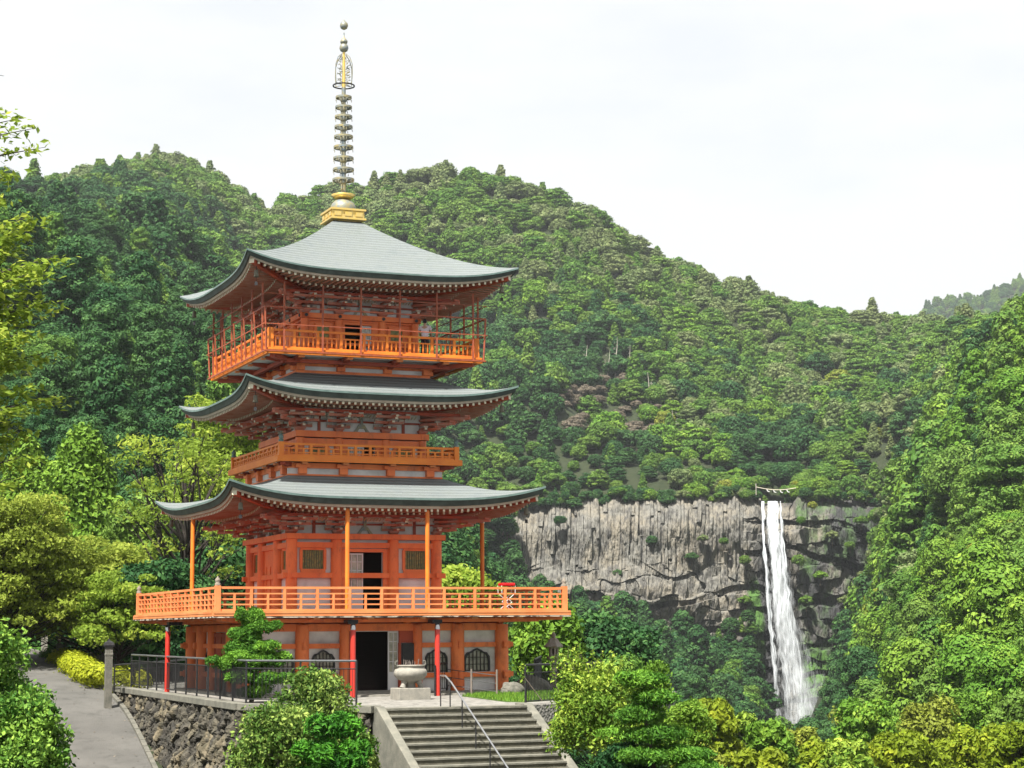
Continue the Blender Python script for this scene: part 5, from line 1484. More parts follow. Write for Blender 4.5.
for t in (.5, 1.0):
    m = MB(); p = A.lerp(B, t); m.cyl(tuple(p), tuple(p+up*.85), .035, n=8); m.build('fence_post', PALEB, root)
# grass by the stair head
G_ = mat('short_grass', (.07, .16, .02), .9, (.12, .2, .03), 3, bump=1, bscale=60)
gpts = [gp(462, 696.5), gp(500, 692), gp(560, 691), gp(575, 699), gp(524, 702.5), gp(505, 702)]
mb = MB(); n = len(gpts); mb.add([(x, y, .03) for x, y in gpts]+[(x, y, -.1) for x, y in gpts], [tuple(range(n))]+[(i, (i+1) % n, n+(i+1) % n, n+i) for i in range(n)])
gr = mb.build('grass', G_); tag(gr, 'small patch of bright short grass at the stair head', 'grass', kind='stuff')
def grass_blades():
    N = 9000; P = np.array(gpts); lo, hi = P.min(0), P.max(0); q = lo+(hi-lo)*rng.random((N*3, 2)); q = q[in_poly(q[:, 0], q[:, 1], P)][:N]
    n = len(q); V = np.zeros((n, 3, 3)); a = rng.random(n)*6.28; h = .04+.07*rng.random(n); V[:, 0, :2] = q; V[:, 1, :2] = q+np.stack([np.cos(a), np.sin(a)], 1)*.02; V[:, 2, :2] = q+rng.normal(size=(n, 2))*.03
    V[:, :2, 2] = .02; V[:, 2, 2] = .03+h
    tag(link('grass_blades', fast_mesh('grass_blades', V.reshape(-1, 3), np.arange(3*n).reshape(-1, 3), LEAF['fresh green'], np.repeat(rng.random(n), 3))), kind='stuff')
grass_blades()

# incense burner
bx, by = gp(410.5, 699.5)
root = empty('incense_burner', (bx, by, 0), TH, 'big round stone incense burner on a square plinth before the door', 'incense burner')
m = MB(); m.box(-.52, .52, -.42, .42, -.02, .36); m.build('plinth', LGRAN, root, bevel=.02)
for a in (0, 2.09, 4.19):
    m = MB(); c, s = math.cos(a-.6), math.sin(a-.6); m.tube([(.34*c, .34*s, .36), (.30*c, .30*s, .48), (.24*c, .24*s, .62)], [.10, .075, .12], 10); m.build('foot', LGRAN, root)
m = MB(); m.lathe([(.16, .36), (.15, .5), (.25, .56), (.40, .62), (.51, .74), (.525, .84), (.48, .93), (.40, .965), (.41, 1.02), (.43, 1.03), (.43, 1.06), (.37, 1.06), (.36, .98), (.1, .97)], n=32)
m.build('bowl', LGRAN, root)
m = MB(); m.lathe([(.355, .985), (.30, 1.03), (.1, 1.05)], n=20); m.build('ash', PLAST, root)
for sx in (-1, 1):
    m = MB(); m.tube([(sx*.42, 0, 1.0), (sx*.50, 0, 1.08), (sx*.49, 0, 1.17), (sx*.42, 0, 1.18)], [.025]*4, 8); m.build('handle', STONE, root)
m = MB()
for i in range(12): a = random.random()*6.28; r = random.random()*.25; m.cyl((r*math.cos(a), r*math.sin(a), 1.02), (r*math.cos(a)+random.uniform(-.05, .05), r*math.sin(a), 1.16+random.random()*.12), .008, n=4)
m.build('incense_sticks', PALEB, root)

# stone lantern
lx, ly = 1.38, 67.0
root = empty('stone_lantern', (lx, ly, 0), .3, 'mossy old stone lantern standing behind the railing right of the pagoda', 'stone lantern'); root.scale = (.66, .66, .87)
m = MB(); m.sqlathe([(.34, -.1), (.34, .16), (.26, .22), (.20, .28)], n=6); m.build('base', LANT, root)
m = MB(); m.lathe([(.17, .28), (.145, .36), (.14, .75), (.17, .78), (.17, .84), (.14, .87), (.14, 1.15), (.17, 1.2)], n=14); m.build('shaft', LANT, root)
m = MB(); m.sqlathe([(.18, 1.2), (.34, 1.30), (.34, 1.37), (.2, 1.40)], n=6); m.build('platform', LANT, root)
m = MB()
for i in range(6):
    a = i*math.pi/3+math.pi/6; m.box(.2*math.cos(a)-.05, .2*math.cos(a)+.05, .2*math.sin(a)-.05, .2*math.sin(a)+.05, 1.40, 1.72)
m.sqlathe([(.2, 1.40), (.2, 1.46)], n=6); m.sqlathe([(.2, 1.68), (.21, 1.73)], n=6); m.lathe([(.13, 1.45), (.13, 1.69)], n=8, mi=1); m.build('fire_box', [LANT, INTER], root)
m = MB(); m.sqlathe([(.44, 1.74), (.45, 1.80), (.30, 1.93), (.20, 2.07), (.12, 2.12)], n=6); m.build('cap', LANT, root, bevel=.015)
m = MB(); m.lathe([(.08, 2.11), (.12, 2.16), (.13, 2.22), (.08, 2.30), (.01, 2.37)], n=12); m.build('jewel', LANT, root)

# rocks by the lantern
def rock(p, r, label):
    b = 300; i = np.arange(b)+.5; ph = np.arccos(1-2*i/b); th = math.pi*(1+5**.5)*i
    d = np.stack([np.cos(th)*np.sin(ph), np.sin(th)*np.sin(ph), np.cos(ph)], 1)
    import bmesh
    bm = bmesh.new(); bmesh.ops.create_icosphere(bm, subdivisions=4, radius=1)
    sd_ = random.random()*50
    for v in bm.verts:
        n_ = fbm(np.array([v.co.x*1.3+sd_+v.co.z]), np.array([v.co.y*1.3+v.co.z*.7]), 4, 3)[0]; v.co *= .75+.55*n_
        v.co.z *= .7
    me = bpy.data.meshes.new('boulder'); bm.to_mesh(me); bm.free(); me.materials.append(STONE); o = link('boulder', me, None, p); o.scale = (r,)*3
    tag(o, label, 'rock', 'garden boulders on the terrace')
for px, py, r, lab in ((512, 694, .42, 'small grey boulder between the corner column and the black railing'), (532, 692, .62, 'dark boulder at the left foot of the stone lantern'), (566, 691, .6, 'dark boulder at the right foot of the stone lantern')):
    q = gp(px, py); rock((q[0], q[1], .1), r, lab)

# gate pillar, stone posts and plaque by the path
def pillar(name, px, d, py0, py1, wpx, label, cap=True, mt=STONE, group=None):
    a = at(px, py0, d); h = at(px, py1, d).z-a.z; w = wpx/F*d/2; root = empty(name, a, .35, label, 'post', group)
    m = MB(); m.sqlathe([(w, -.6), (w, h*.80), (w*1.08, h*.81), (w*1.08, h*.84), (w, h*.85), (w*.96, h*.97)]); m.build('shaft', mt, root, bevel=.01)
    if cap: m = MB(); m.sqlathe([(w*1.35, h*.97), (w*1.4, h*1.0), (w*1.1, h*1.05), (w*.3, h*1.08), (w*.1, h*1.12)]); m.build('cap', DARK if cap == 2 else mt, root)
pillar('stone_pillar', 108, 71.5, 700, 645, 7, 'tall grey stone gate pillar with a dark cap beside the path', 2)
pillar('stone_post', 44, 92, 661, 634, 5.5, 'pale square stone post at the far bend of the path', False, LGRAN, 'stone posts by the path')
pillar('stone_post', 59, 86, 662, 645, 6, 'short mossy stone post left of the clipped yellow hedge', True, STONE, 'stone posts by the path')
# plaque: dark board with a column of white characters (hardly legible marks)
a = at(77, 660, 97); root = empty('memorial_board', (a.x, a.y, a.z), .25, 'dark upright board with a column of white characters behind the yellow hedge', 'board')
W2, H2 = 1.0, 2.05
m = MB(); m.box(-W2, W2, -.04, .04, .35, H2); m.build('board', mat('dark_brown_board', (.045, .028, .02), .7), root)
for sx in (-.9, .9): m = MB(); m.box(sx-.07, sx+.07, .045, .14, -.5, H2+.1); m.build('board_post', DBARK, root)
m = MB(); r2 = random.Random(4)
for i in range(6):
    z = 1.9-i*.25; x = -.15
    m.box(x-.07, x+.07, -.055, -.045, z-.012, z+.012); m.box(x-.012, x+.012, -.056, -.046, z-.09, z+.07)
    m.box(x-.055, x+.055, -.0565, -.0455, z+.045, z+.062); m.beam((x, -.05, z-.01), (x+.07*r2.choice((-1, 1)), -.05, z-.09), .02, .01)
for i in range(2):
    z = 1.85-i*.25; x = .45; m.box(x-.06, x+.06, -.055, -.045, z-.012, z+.012); m.box(x-.012, x+.012, -.056, -.046, z-.09, z+.07)
m.build('characters', WHITEP, root)
# low wall of dark stones behind the hedge and black fence behind the pillar
a, b = at(56, 662, 92), at(112, 668, 84)
m = MB(); 
for i in range(14):
    for j in range(3):
        t0, t1 = (i+.03+.5*(j % 2))/14.5, (i+.97+.5*(j % 2))/14.5; p, q = a.lerp(b, t0), a.lerp(b, t1); z = -.35+j*.36
        m.beam((p.x, p.y, p.z+z), (q.x, q.y, q.z+z), .5-.03*random.random(), .34)
tag(m.build('low_stone_wall', STONE, bevel=.03), 'low wall of dark stone blocks behind the clipped yellow hedge', 'wall')
a, b = at(114, 692, 72.5), at(186, 684, 80)
railing('black_fence', 'low black metal fence running from the stone pillar behind the pagoda', [tuple(a), tuple(b)], 1.0, (DARK, DARK), .11, base=0)

# folding stand on the first balcony
def stand():
    u = 4.15; v = -5.25; p = loc2w(u, v, 2.745); root = empty('folding_stand', p, TH, 'white cross-legged folding stand with a red top on the lowest balcony', 'stand')
    m = MB(); m.box(-.24, .24, -.2, .2, .84, .95); m.build('cushion', REDF, root, bevel=.03)
    for y in (-.17, .17):
        m = MB(); m.tube([(-.25, y, .86), (-.24, y, .6), (.12, y, .3), (-.26, y, 0)], [.012]*4, 6); m.tube([(.25, y, .86), (.24, y, .6), (-.1, y, .32), (.26, y, 0)], [.012]*4, 6); m.build('leg_frame', WHITEP, root)
stand()

# ================================================================== PLANTS NEAR THE PAGODA
def branch_tree(name, label, base, clumps, leaf, size, per, trunk_r, bark, cat='tree', group=None, up=.3, fork=.35, shell=.45, facing=.6, seed=0, lean=(0, 0), limb_n=None, aspect=1.8):
    """clumps in metres relative to base; limbs reach out to the clumps"""
    r = np.random.default_rng(seed+500); root = empty(name, base, 0, label, cat, group)
    V, Q, T = clump_leaves(clumps, per, size, up=up, r=r, shell=shell, aspect=aspect, facing=facing)
    link('crown', fast_mesh('crown', V, Q, [LEAF[leaf] if isinstance(leaf, str) else leaf], T), root)
    m = MB(); C = np.array([c[:3] for c in clumps]); zt = np.percentile(C[:, 2], 60); z0 = max(.25, C[:, 2].min()*.75)
    ctr = C.mean(0); tip = (ctr[0]*.6+lean[0], ctr[1]*.6+lean[1], zt)
    if trunk_r > 0:
        def tp(t): return np.array([tip[0]*t**1.4+.12*trunk_r*8*math.sin(t*5+seed), tip[1]*t**1.4+.1*math.sin(t*4+1+seed), -.3+(zt+.3)*t])
        ts = np.linspace(0, 1, 8); m.tube([tuple(tp(t)) for t in ts], [trunk_r*(1-.78*t) for t in ts], 8)
        sel = range(len(C)) if limb_n is None else r.choice(len(C), min(limb_n, len(C)), replace=False)
        for i in sel:
            c = C[i]; t = min(.95, max(fork*.5, (c[2]*.62)/zt)); a = tp(t); mid = (a+c)/2+np.array([0, 0, -.06*np.linalg.norm(c-a)])+r.normal(size=3)*.05*np.linalg.norm(c-a)
            rr = trunk_r*.34*(1-.5*t); m.tube([tuple(a), tuple(mid), tuple(c)], [rr, rr*.6, rr*.22], 5)
            for _ in range(2):
                e = c+r.normal(size=3)*np.array(clumps[i][3:6])*.6; m.tube([tuple(mid*.4+c*.6), tuple(e)], [rr*.3, rr*.1], 4)
        m.build('trunk', bark, root)
    return root
def blob_clumps(r, n, R, z0, z1, cs, flat=.7, pw=.5, top=.5):
    """dome-like set of clumps"""
    out = []
    for i in range(n):
        t = (i+.5)/n; z = z0+(z1-z0)*t; prof = math.sqrt(max(.02, 1-((t-.35)/.72)**2)); q = R*prof*(.55+.5*r.random())
        a = i*2.39996+r.normal()*.3; s = cs*(.7+.6*r.random()); out.append((q*math.cos(a), q*math.sin(a), z, s, s, s*flat))
    return out
def spray_tree(r, n, R, z0, z1, cs):
    out = []
    for i in range(n):
        t = (i+.5)/n; a = i*2.39996+r.normal()*.4; q = R*math.sqrt(r.random()*.9+.1)*(1-.35*t); z = z0+(z1-z0)*(t**.8)-.12*q+r.normal()*.2
        s = cs*(.6+.8*r.random()); out.append((q*math.cos(a), q*math.sin(a), z, s*1.4, s*1.4, s*.55))
    return out
PINE = leaf_mat('pine_needles', (.055, .16, .018), (.06, .165, .02), (.14, .27, .028), .2, .4, lo=.35, hi=1.0)
CHERRY = leaf_mat('pale_cherry_leaves', (.20, .275, .035), (.22, .28, .04), (.33, .36, .07), .4)
MAPLE = leaf_mat('yellow_green_maple_leaves', (.19, .29, .035), (.21, .29, .04), (.33, .36, .06), .45)
VARI = leaf_mat('variegated_leaves', (.060, .135, .020), (.065, .14, .022), (.24, .30, .07), .2, .5, lo=.35, hi=1.0)
GOLDT = leaf_mat('yellow_tipped_leaves', (.10, .20, .022), (.105, .205, .022), (.26, .32, .045), .2, .45, lo=.35, hi=1.0)
YHEDGE = leaf_mat('yellow_hedge_leaves', (.26, .30, .015), (.27, .31, .02), (.42, .42, .04), .3)
AUTUMN = leaf_mat('golden_green_leaves', (.16, .23, .015), (.18, .235, .016), (.28, .29, .025), .3)
def base_at(px, d, z=None): a = at(px, 640, d); return (a.x, d, ground_z(a.x, d)-.1 if z is None else z)
def rows(py, d, z0): return at(300, py, d).z-z0        # height above z0 of a picture row at distance d
RS = np.random.default_rng

# left garden trees: (px, distance, top row, crown half width px, low row)
def gtree(label, px, d, ytop, ylow, hw, leaf, style, n, cs, per, size, tr, seed, name='garden_tree', bark=DBARK, **k):
    b = base_at(px, d); H = rows(ytop, d, b[2]); L = rows(ylow, d, b[2]); R = hw/F*d; r = RS(seed)
    if style == 'spray': cl = spray_tree(r, n, R, L, H-cs*.4, cs)
    elif style == 'dome': cl = blob_clumps(r, n, R-cs*.5, L, H-cs*.6, cs)
    elif style == 'cone':
        cl = []
        for i in range(n):
            t = (i+.5)/n; z = L+(H-L)*t; a = i*2.39996; q = R*(1-t)**.7*(.6+.45*r.random()); s = cs*(.7+.6*r.random())*(1.1-.5*t); cl.append((q*math.cos(a), q*math.sin(a), z, s, s, s*.95))
    return branch_tree(name, label, b, cl, leaf, size, per, tr, bark, seed=seed, **k)
gtree('pale yellow-green cherry tree arching over the path at the left edge', 8, 84, 492, 618, 72, CHERRY, 'spray', 240, .46, 150, .10, .16, 1)
gtree('pale yellow-green tree with drooping sprays left of the lowest balcony', 96, 88, 542, 628, 72, CHERRY, 'spray', 200, .44, 150, .10, .14, 2)
gtree('yellow-green tree leaning over the black fence behind the stone pillar', 122, 84, 575, 640, 46, MAPLE, 'spray', 70, .42, 170, .10, .14, 3)
gtree('airy yellow-green tree with bare dark limbs behind the lowest roof', 176, 92, 425, 575, 80, MAPLE, 'spray', 46, .62, 95, .12, .42, 4)
gtree('dark glossy camellia bush behind the left end of the balcony', 160, 86, 560, 668, 60, 'dark green', 'dome', 60, .8, 420, .13, .15, 5, 'garden_bush')
gtree('dark broadleaf tree behind the memorial board', 60, 100, 585, 655, 70, 'dark green', 'dome', 50, 1.1, 380, .18, .2, 6)
gtree('dark tree with low boughs at the far bend of the path', 0, 104, 570, 655, 60, 'dark green', 'dome', 44, 1.1, 380, .18, .2, 7)
gtree('bright green cedar with upright tufts at the far left', 22, 135, 442, 560, 36, 'fresh green', 'cone', 60, 1.15, 380, .22, .25, 8, 'cedar_tree')
gtree('tall bright green cedar between the cherry tree and the pagoda', 78, 128, 432, 560, 44, 'fresh green', 'cone', 70, 1.25, 380, .22, .28, 9, 'cedar_tree')
gtree('mid green tree between the tall cedar and the airy yellow tree', 135, 120, 500, 600, 40, 'mid green', 'dome', 40, 1.2, 380, .2, .2, 10)
gtree('dark evergreen tree behind the pagoda left of its body', 215, 105, 545, 660, 60, 'dark green', 'dome', 50, 1.2, 380, .19, .22, 11)
gtree('yellow-green tree showing between the middle roof and the lowest roof on the left', 215, 112, 395, 520, 48, MAPLE, 'spray', 70, .7, 170, .14, .2, 12)
gtree('bright green tree behind the right corner of the pagoda', 548, 90, 604, 665, 28, 'fresh green', 'dome', 46, .9, 420, .16, .16, 13)
gtree('yellow-green tree behind the right side of the lowest storey', 462, 98, 566, 640, 38, MAPLE, 'dome', 34, .9, 380, .17, .16, 14)
gtree('dark green tree behind the stone lantern', 600, 115, 618, 720, 60, 'dark green', 'dome', 50, 1.2, 380, .19, .2, 15)

# the hedge and clipped balls
def pads(name, label, base, cl, leaf, size, per, cat, tr=0., **k):
    return branch_tree(name, label, base, cl, leaf, size, per, tr, DBARK, cat=cat, facing=.8, shell=.25, **k)
cl = []; a, b = at(64, 664, 86.5), at(98, 684, 76); r = RS(3)
for i in range(26):
    t = i/25; p = a.lerp(b, t); cl.append((p.x-a.x+r.normal()*.12, p.y-a.y+r.normal()*.12, p.z-a.z+.28+r.normal()*.05, .62, .62, .42))
pads('clipped_hedge', 'long clipped yellow hedge along the right side of the path', tuple(a), cl, YHEDGE, .075, 520, 'hedge')
a = at(118, 690, 74.5); pads('clipped_hedge', 'yellow bush between the stone pillar and the black fence', (a.x, a.y, a.z), [(0, 0, .3, .5, .5, .55), (.7, .2, .25, .5, .5, .5)], YHEDGE, .075, 700, 'bush')
a = at(53, 665, 88); pads('clipped_bush', 'round dark green clipped ball at the left end of the yellow hedge', tuple(a), [(0, 0, .3, .62, .62, .5)], 'mid green', .07, 1400, 'bush')
a = at(33, 662, 94); pads('clipped_bush', 'low clipped green bush beside the pale stone post', tuple(a), [(0, 0, .3, .8, .6, .45)], 'mid green', .07, 1400, 'bush')
a = at(20, 652, 98); pads('clipped_bush', 'large rounded green bush at the left edge past the bend', tuple(a), [(0, 0, .6, 1.3, 1.1, 1.2), (-1.4, 0, .4, 1.1, 1, 1)], 'mid green', .09, 1500, 'bush')

# cloud-pruned pine on the terrace
def cloud_pine(name, label, base, padl, leaf, per, size, tr):
    root = empty(name, base, 0, label, 'tree' if tr > .05 else 'bush'); r = RS(21)
    for (x, y, z, R, h) in padl:
        sub = [(x+r.normal()*R*.45, y+r.normal()*R*.45, z+abs(r.normal())*h*.25, R*.5, R*.5, h*.55) for _ in range(6)]+[(x, y, z, R*.8, R*.8, h*.6)]
        V, Q, T = clump_leaves(sub, per, size, up=.9, r=r, shell=.35, aspect=3.2, facing=.45); link('foliage_pad', fast_mesh('foliage_pad', V, Q, [leaf], T), root)
    m = MB(); zt = max(p[2] for p in padl); pts = [(.10*math.sin(t*7), .05*math.cos(t*5), -.2+(zt+.2)*t) for t in np.linspace(0, 1, 9)]; m.tube(pts, [tr*(1-.7*t) for t in np.linspace(0, 1, 9)], 8)
    for (x, y, z, R, h) in padl: m.tube([(.05*math.sin(z*3), 0, z*.86), (x*.6, y*.6, z-.12), (x, y, z-.03)], [tr*.42, tr*.3, tr*.12], 6)
    m.build('trunk', BARK, root)
q = (-7.95, 58.0)
cloud_pine('cloud_pine', 'cloud-pruned green pine behind the terrace railing', (q[0], q[1], 0),
           [(0, 0, 2.50, .34, .34), (.42, -.1, 2.20, .42, .24), (-.12, -.1, 2.05, .46, .26), (-.34, -.1, 1.58, .50, .3), (.34, -.1, 1.62, .52, .3), (-.58, -.1, 1.14, .48, .3), (.08, -.35, 1.25, .58, .32), (.64, -.1, 1.22, .48, .28), (-.2, -.2, .75, .55, .28), (.5, -.2, .68, .52, .28), (.05, -.1, .3, .55, .26), (0, -.1, 1.9, .4, .3), (0, -.2, 1.0, .5, .3)], PINE, 800, .034, .08)

# front shrubs
CORNER = leaf_mat('corner_bush_leaves', (.045, .135, .018), (.05, .14, .02), (.19, .30, .045), .2, .5, lo=.35, hi=1.0)
def shrub(label, px, d, ytop, ybase, hw, leaf, n, cs, per, size, seed, name='garden_shrub', ztop_jit=0, tr=.05, **k):
    a = at(px, ybase, d); H = at(px, ytop, d).z-a.z; R = hw/F*d
    return branch_tree(name, label, tuple(a), blob_clumps(RS(seed), n, R-cs*.4, .2, H-cs*.5, cs, .8), leaf, size, per, tr, BARK, cat='bush', seed=seed, **k)
shrub('tall loose variegated shrub in front of the terrace wall', 316, 49, 670, 800, 46, VARI, 42, .42, 330, .062, 31, shell=.7, facing=.4)
shrub('broad variegated shrub left of the dark clipped cypress', 280, 47.5, 706, 800, 44, VARI, 36, .42, 330, .062, 32, shell=.6, facing=.4)
shrub('small variegated shrub against the left parapet of the stairs', 358, 46.5, 732, 800, 17, VARI, 16, .3, 260, .055, 33, shell=.6, facing=.4)
a = at(334, 800, 44)
cloud_pine('clipped_cypress', 'dark green clipped cypress with rounded pads at the bottom left of the stairs', tuple(a),
           [(.02, 0, 1.52, .50, .40), (-.28, -.1, 1.0, .5, .38), (.36, 0, 1.0, .48, .38), (0, -.3, .65, .62, .38), (-.42, 0, .35, .5, .36), (.42, 0, .35, .5, .36)], leaf_mat('cypress_foliage', (.022, .10, .010), (.026, .11, .010), (.07, .21, .018), .1, .4, lo=.35, hi=1.), 420, .05, .07)
shrub('large yellow-tipped shrub at the right of the stairs', 596, 50, 668, 752, 42, GOLDT, 44, .42, 360, .062, 34, shell=.65, facing=.4)
# upright twigs on top of it
a = at(588, 790, 50)
def twigs(px, d, y0, y1, n, hw, leaf, label, name):
    r = RS(44); A = at(px, y0, d); root = empty(name, tuple(A), 0, label, 'bush'); m = MB(); Cs = []; Ns = []
    for i in range(n):
        x0 = r.normal()*hw/F*d*.5; y_ = r.normal()*.4; h = (y0-y1)/F*d*(.55+.5*r.random()); x1 = x0+r.normal()*.12
        m.tube([(x0*.7, y_*.7, -.3), (x0, y_, h*.5), (x1, y_, h)], [.014, .01, .004], 4)
        for j in range(46): t = .25+.75*r.random(); Cs.append((x0+(x1-x0)*t+r.normal()*.035, y_+r.normal()*.035, h*t)); Ns.append(r.normal(size=3)+np.array([0, 0, .8]))
    V, Q = leaves(np.array(Cs), np.array(Ns), .05, 2.2, r); link('leafage', fast_mesh('leafage', V, Q, [leaf], np.repeat(r.random(len(Cs)), 4)), root); m.build('stems', BARK, root)
twigs(585, 50.2, 690, 646, 26, 45, GOLDT, 'upright yellowish shoots rising from the big shrub at the right of the stairs', 'shrub_shoots')
shrub('round dark green clipped tree behind the yellow-tipped shrub', 622, 56, 656, 770, 30, 'mid green', 30, .42, 420, .06, 35, facing=.75, shell=.3)
a = at(652, 800, 46)
cloud_pine('cloud_pine', 'bright green layered pine beside the right-hand shrub', tuple(a),
           [(-.25, 0, 2.75, .52, .26), (.1, 0, 2.35, .62, .28), (-.3, 0, 1.95, .65, .28), (.0, 0, 1.5, .8, .30), (.75, 0, 1.02, .75, .26), (-.1, -.2, 1.0, .8, .28), (1.15, -.1, .72, .6, .22), (.4, -.3, .5, .9, .3)], PINE, 700, .036, .08)
shrub('fuzzy light green conifer right of the layered pine', 690, 52, 700, 800, 22, 'fresh green', 30, .32, 380, .05, 36, shell=.6, facing=.3, up=.8)
shrub('thin bright green shrub behind the layered pine', 655, 57, 664, 770, 16, 'fresh green', 22, .3, 330, .055, 37, shell=.6, facing=.3, up=.8)
shrub('low dark shrub under the yellow-tipped shrub beside the stairs', 626, 46.5, 745, 810, 32, 'dark green', 22, .35, 360, .055, 38)
# left foreground
shrub('leafy green bush filling the lower left corner', 20, 30, 694, 850, 50, CORNER, 46, .30, 420, .048, 39, shell=.6, facing=.4)
shrub('upper leafy bush at the left edge above the corner bush', -26, 31, 618, 850, 46, CORNER, 50, .32, 380, .048, 40, shell=.6, facing=.4)

# treetops below the terrace, bottom right
lowt = [(716, 118, 700, 740, 20, AUTUMN), (738, 128, 712, 790, 26, GOLDT), (770, 112, 722, 800, 24, 'fresh green'), (800, 135, 728, 800, 26, 'yellow-green'), (830, 120, 738, 800, 30, AUTUMN),
        (868, 140, 700, 790, 34, 'fresh green'), (850, 105, 742, 800, 26, GOLDT), (902, 112, 735, 800, 34, AUTUMN), (940, 125, 738, 800, 34, AUTUMN), (985, 118, 726, 800, 36, AUTUMN), (1030, 115, 720, 800, 36, AUTUMN),
        (930, 150, 700, 790, 34, 'yellow-green'), (980, 160, 690, 780, 38, 'fresh green'), (700, 100, 745, 800, 26, 'yellow-green'), (760, 98, 752, 800, 28, AUTUMN), (722, 150, 722, 790, 26, 'mid green'), (1020, 150, 694, 780, 34, 'mid green')]
names_ = {id(AUTUMN): 'golden-green', id(GOLDT): 'yellow-tipped'}
for i, (px, d, y0, y1, hw, lf) in enumerate(lowt):
    a = at(px, y1, d); zb = a.z-6; H = at(px, y0, d).z-zb; L = 5.0; R = hw/F*d*1.15; r = RS(60+i); cs = R*.30
    cl = blob_clumps(r, 40, R-cs*.5, L-R*.2, H-cs*.6, cs, .8)
    nm = names_.get(id(lf), lf if isinstance(lf, str) else '')
    where = ('below the waterfall' if 725 < px < 835 else 'left of the waterfall foot' if px < 726 else 'right of the waterfall foot' if px < 880 else 'in the bottom right corner')
    branch_tree('valley_tree', '%s treetop %s, %s' % (nm, where, ('lowest row of the picture' if y0 > 736 else 'behind the front row' if d > 130 else 'standing in the middle row')), (a.x, d, zb), cl, lf, .20, 330, .2, BARK, group='treetops at the foot of the view', seed=60+i)
# make those labels single each one out
seen = {}
vts = sorted([o for o in bpy.data.objects if o.name.startswith('valley_tree')], key=lambda o: o.location.x/o.location.y)
for o in vts: seen.setdefault(o['label'], []).append(o)
for lab, L in seen.items():
    if len(L) > 1:
        for i, o in enumerate(L): o['label'] = ordinal(i, len(L))+lab

# branches of a near tree reaching in from the left edge
def overhang():
    root = empty('overhanging_tree', (-12.3, 36, -3.0), 0, 'yellow-green tree reaching in over the left edge of the view', 'tree'); r = RS(9); m = MB(); Cs = []; Ns = []
    O = Vector((-12.3, 36, -3.0)); m.tube([(0, 0, 0), (.15, 0, 4), (-.1, 0, 8), (.2, 0, 11.5)], [.26, .22, .15, .07], 8)
    tips = [(58, 255), (52, 300), (30, 330), (48, 352), (28, 385), (58, 395), (22, 430), (20, 235), (34, 215), (12, 270), (8, 360), (30, 455), (-8, 300), (-10, 410), (6, 225), (10, 310), (14, 345), (4, 385), (26, 290), (12, 245), (0, 330), (20, 265), (8, 420), (18, 405), (40, 270), (16, 320), (2, 440), (-5, 250), (12, 478)]
    for i, (px, py) in enumerate(tips):
        T = at(px, py, 36+r.normal()*.5)-O; z0 = T.z*.93-.2; A = Vector((0, 0, z0-.5)); M = A.lerp(T, .5)+Vector((0, 0, .25)); P = [A, M, T]
        m.tube([tuple(p) for p in P], [.05, .03, .006], 5)
        for j in range(260):
            t = .45+.58*r.random(); p = A.lerp(M, min(1, t*2)) if t < .5 else M.lerp(T, min(1.05, t*2-1)); w = .28*(1-.6*abs(t-.5))
            Cs.append((p.x+r.normal()*w*.7, p.y+r.normal()*w, p.z-abs(r.normal())*.10-.03*t)); Ns.append(np.array([0, 0, 1])+r.normal(size=3)*.45)
    for i, (px, py) in enumerate(((46, 147), (36, 128), (22, 118), (30, 150), (10, 112), (5, 135), (18, 175), (8, 200), (4, 76))):
        T = at(px, py, 36)-O; A = Vector((0, 0, T.z*.97-.6 if i < 8 else T.z)); M = A.lerp(T, .55)+Vector((0, 0, .2)); m.tube([tuple(A), tuple(M), tuple(T)], [.035, .02, .005], 5)
        for j in range(70 if i < 6 else 150 if i < 8 else 12):
            t = .3+.72*r.random(); p = M.lerp(T, min(1.0, max(0, t*2-1))) if t > .5 else A.lerp(M, t*2); Cs.append((p.x+r.normal()*.10, p.y+r.normal()*.15, p.z+r.normal()*.07)); Ns.append(np.array([0, 0, 1])+r.normal(size=3)*.6)
    V, Q = leaves(np.array(Cs), np.array(Ns), .085, 2.0, r); link('crown', fast_mesh('crown', V, Q, [MAPLE], np.repeat(r.random(len(Cs)), 4)), root); m.build('trunk', DBARK, root)
overhang()

# ================================================================== ON THE HILLS: dead trees, cliff shrubs
def on_hill(px, py, tmin=4.2):
    c = int(np.clip(round(float(col_of(px))), 0, nc-1)); best = None
    hz = -1e9
    for j in range(nr):
        if RT[j] < tmin or RT[j] > 12.7: continue
        y = proj(GX[c, j], GY[c, j], GZ[c, j])[1]
        if y <= py: return GX[c, j], GY[c, j], GZ[c, j]
    return GX[c, -60], GY[c, -60], GZ[c, -60]
def snag(px, py0, py1, label, seed):
    x, d, z = on_hill(px, py0); d -= 9; base = at(px, py0, d); H = at(px, py1, d).z-base.z; r = RS(seed); root = empty('dead_tree', tuple(base), 0, label, 'dead tree', 'bleached dead trees on the hills')
    m = MB(); lx_ = r.normal()*.25; pts = [(lx_*i+r.normal()*.08, 0, -6+(H+6)*i/5) for i in range(6)]; m.tube(pts, [.42, .38, .32, .25, .17, .06], 6); m.build('trunk', SNAG, root)
    m = MB()
    for i in range(9):
        t = .35+.6*r.random(); a = r.random()*6.28; L = (.7+1.3*r.random())*(1.2-t); z0 = H*t; m.tube([(0, 0, z0), (L*math.cos(a)*.6, L*math.sin(a)*.6, z0+L*.1), (L*math.cos(a), L*math.sin(a), z0+L*.45)], [.12, .08, .03], 4)
    m.build('branches', SNAG, root)
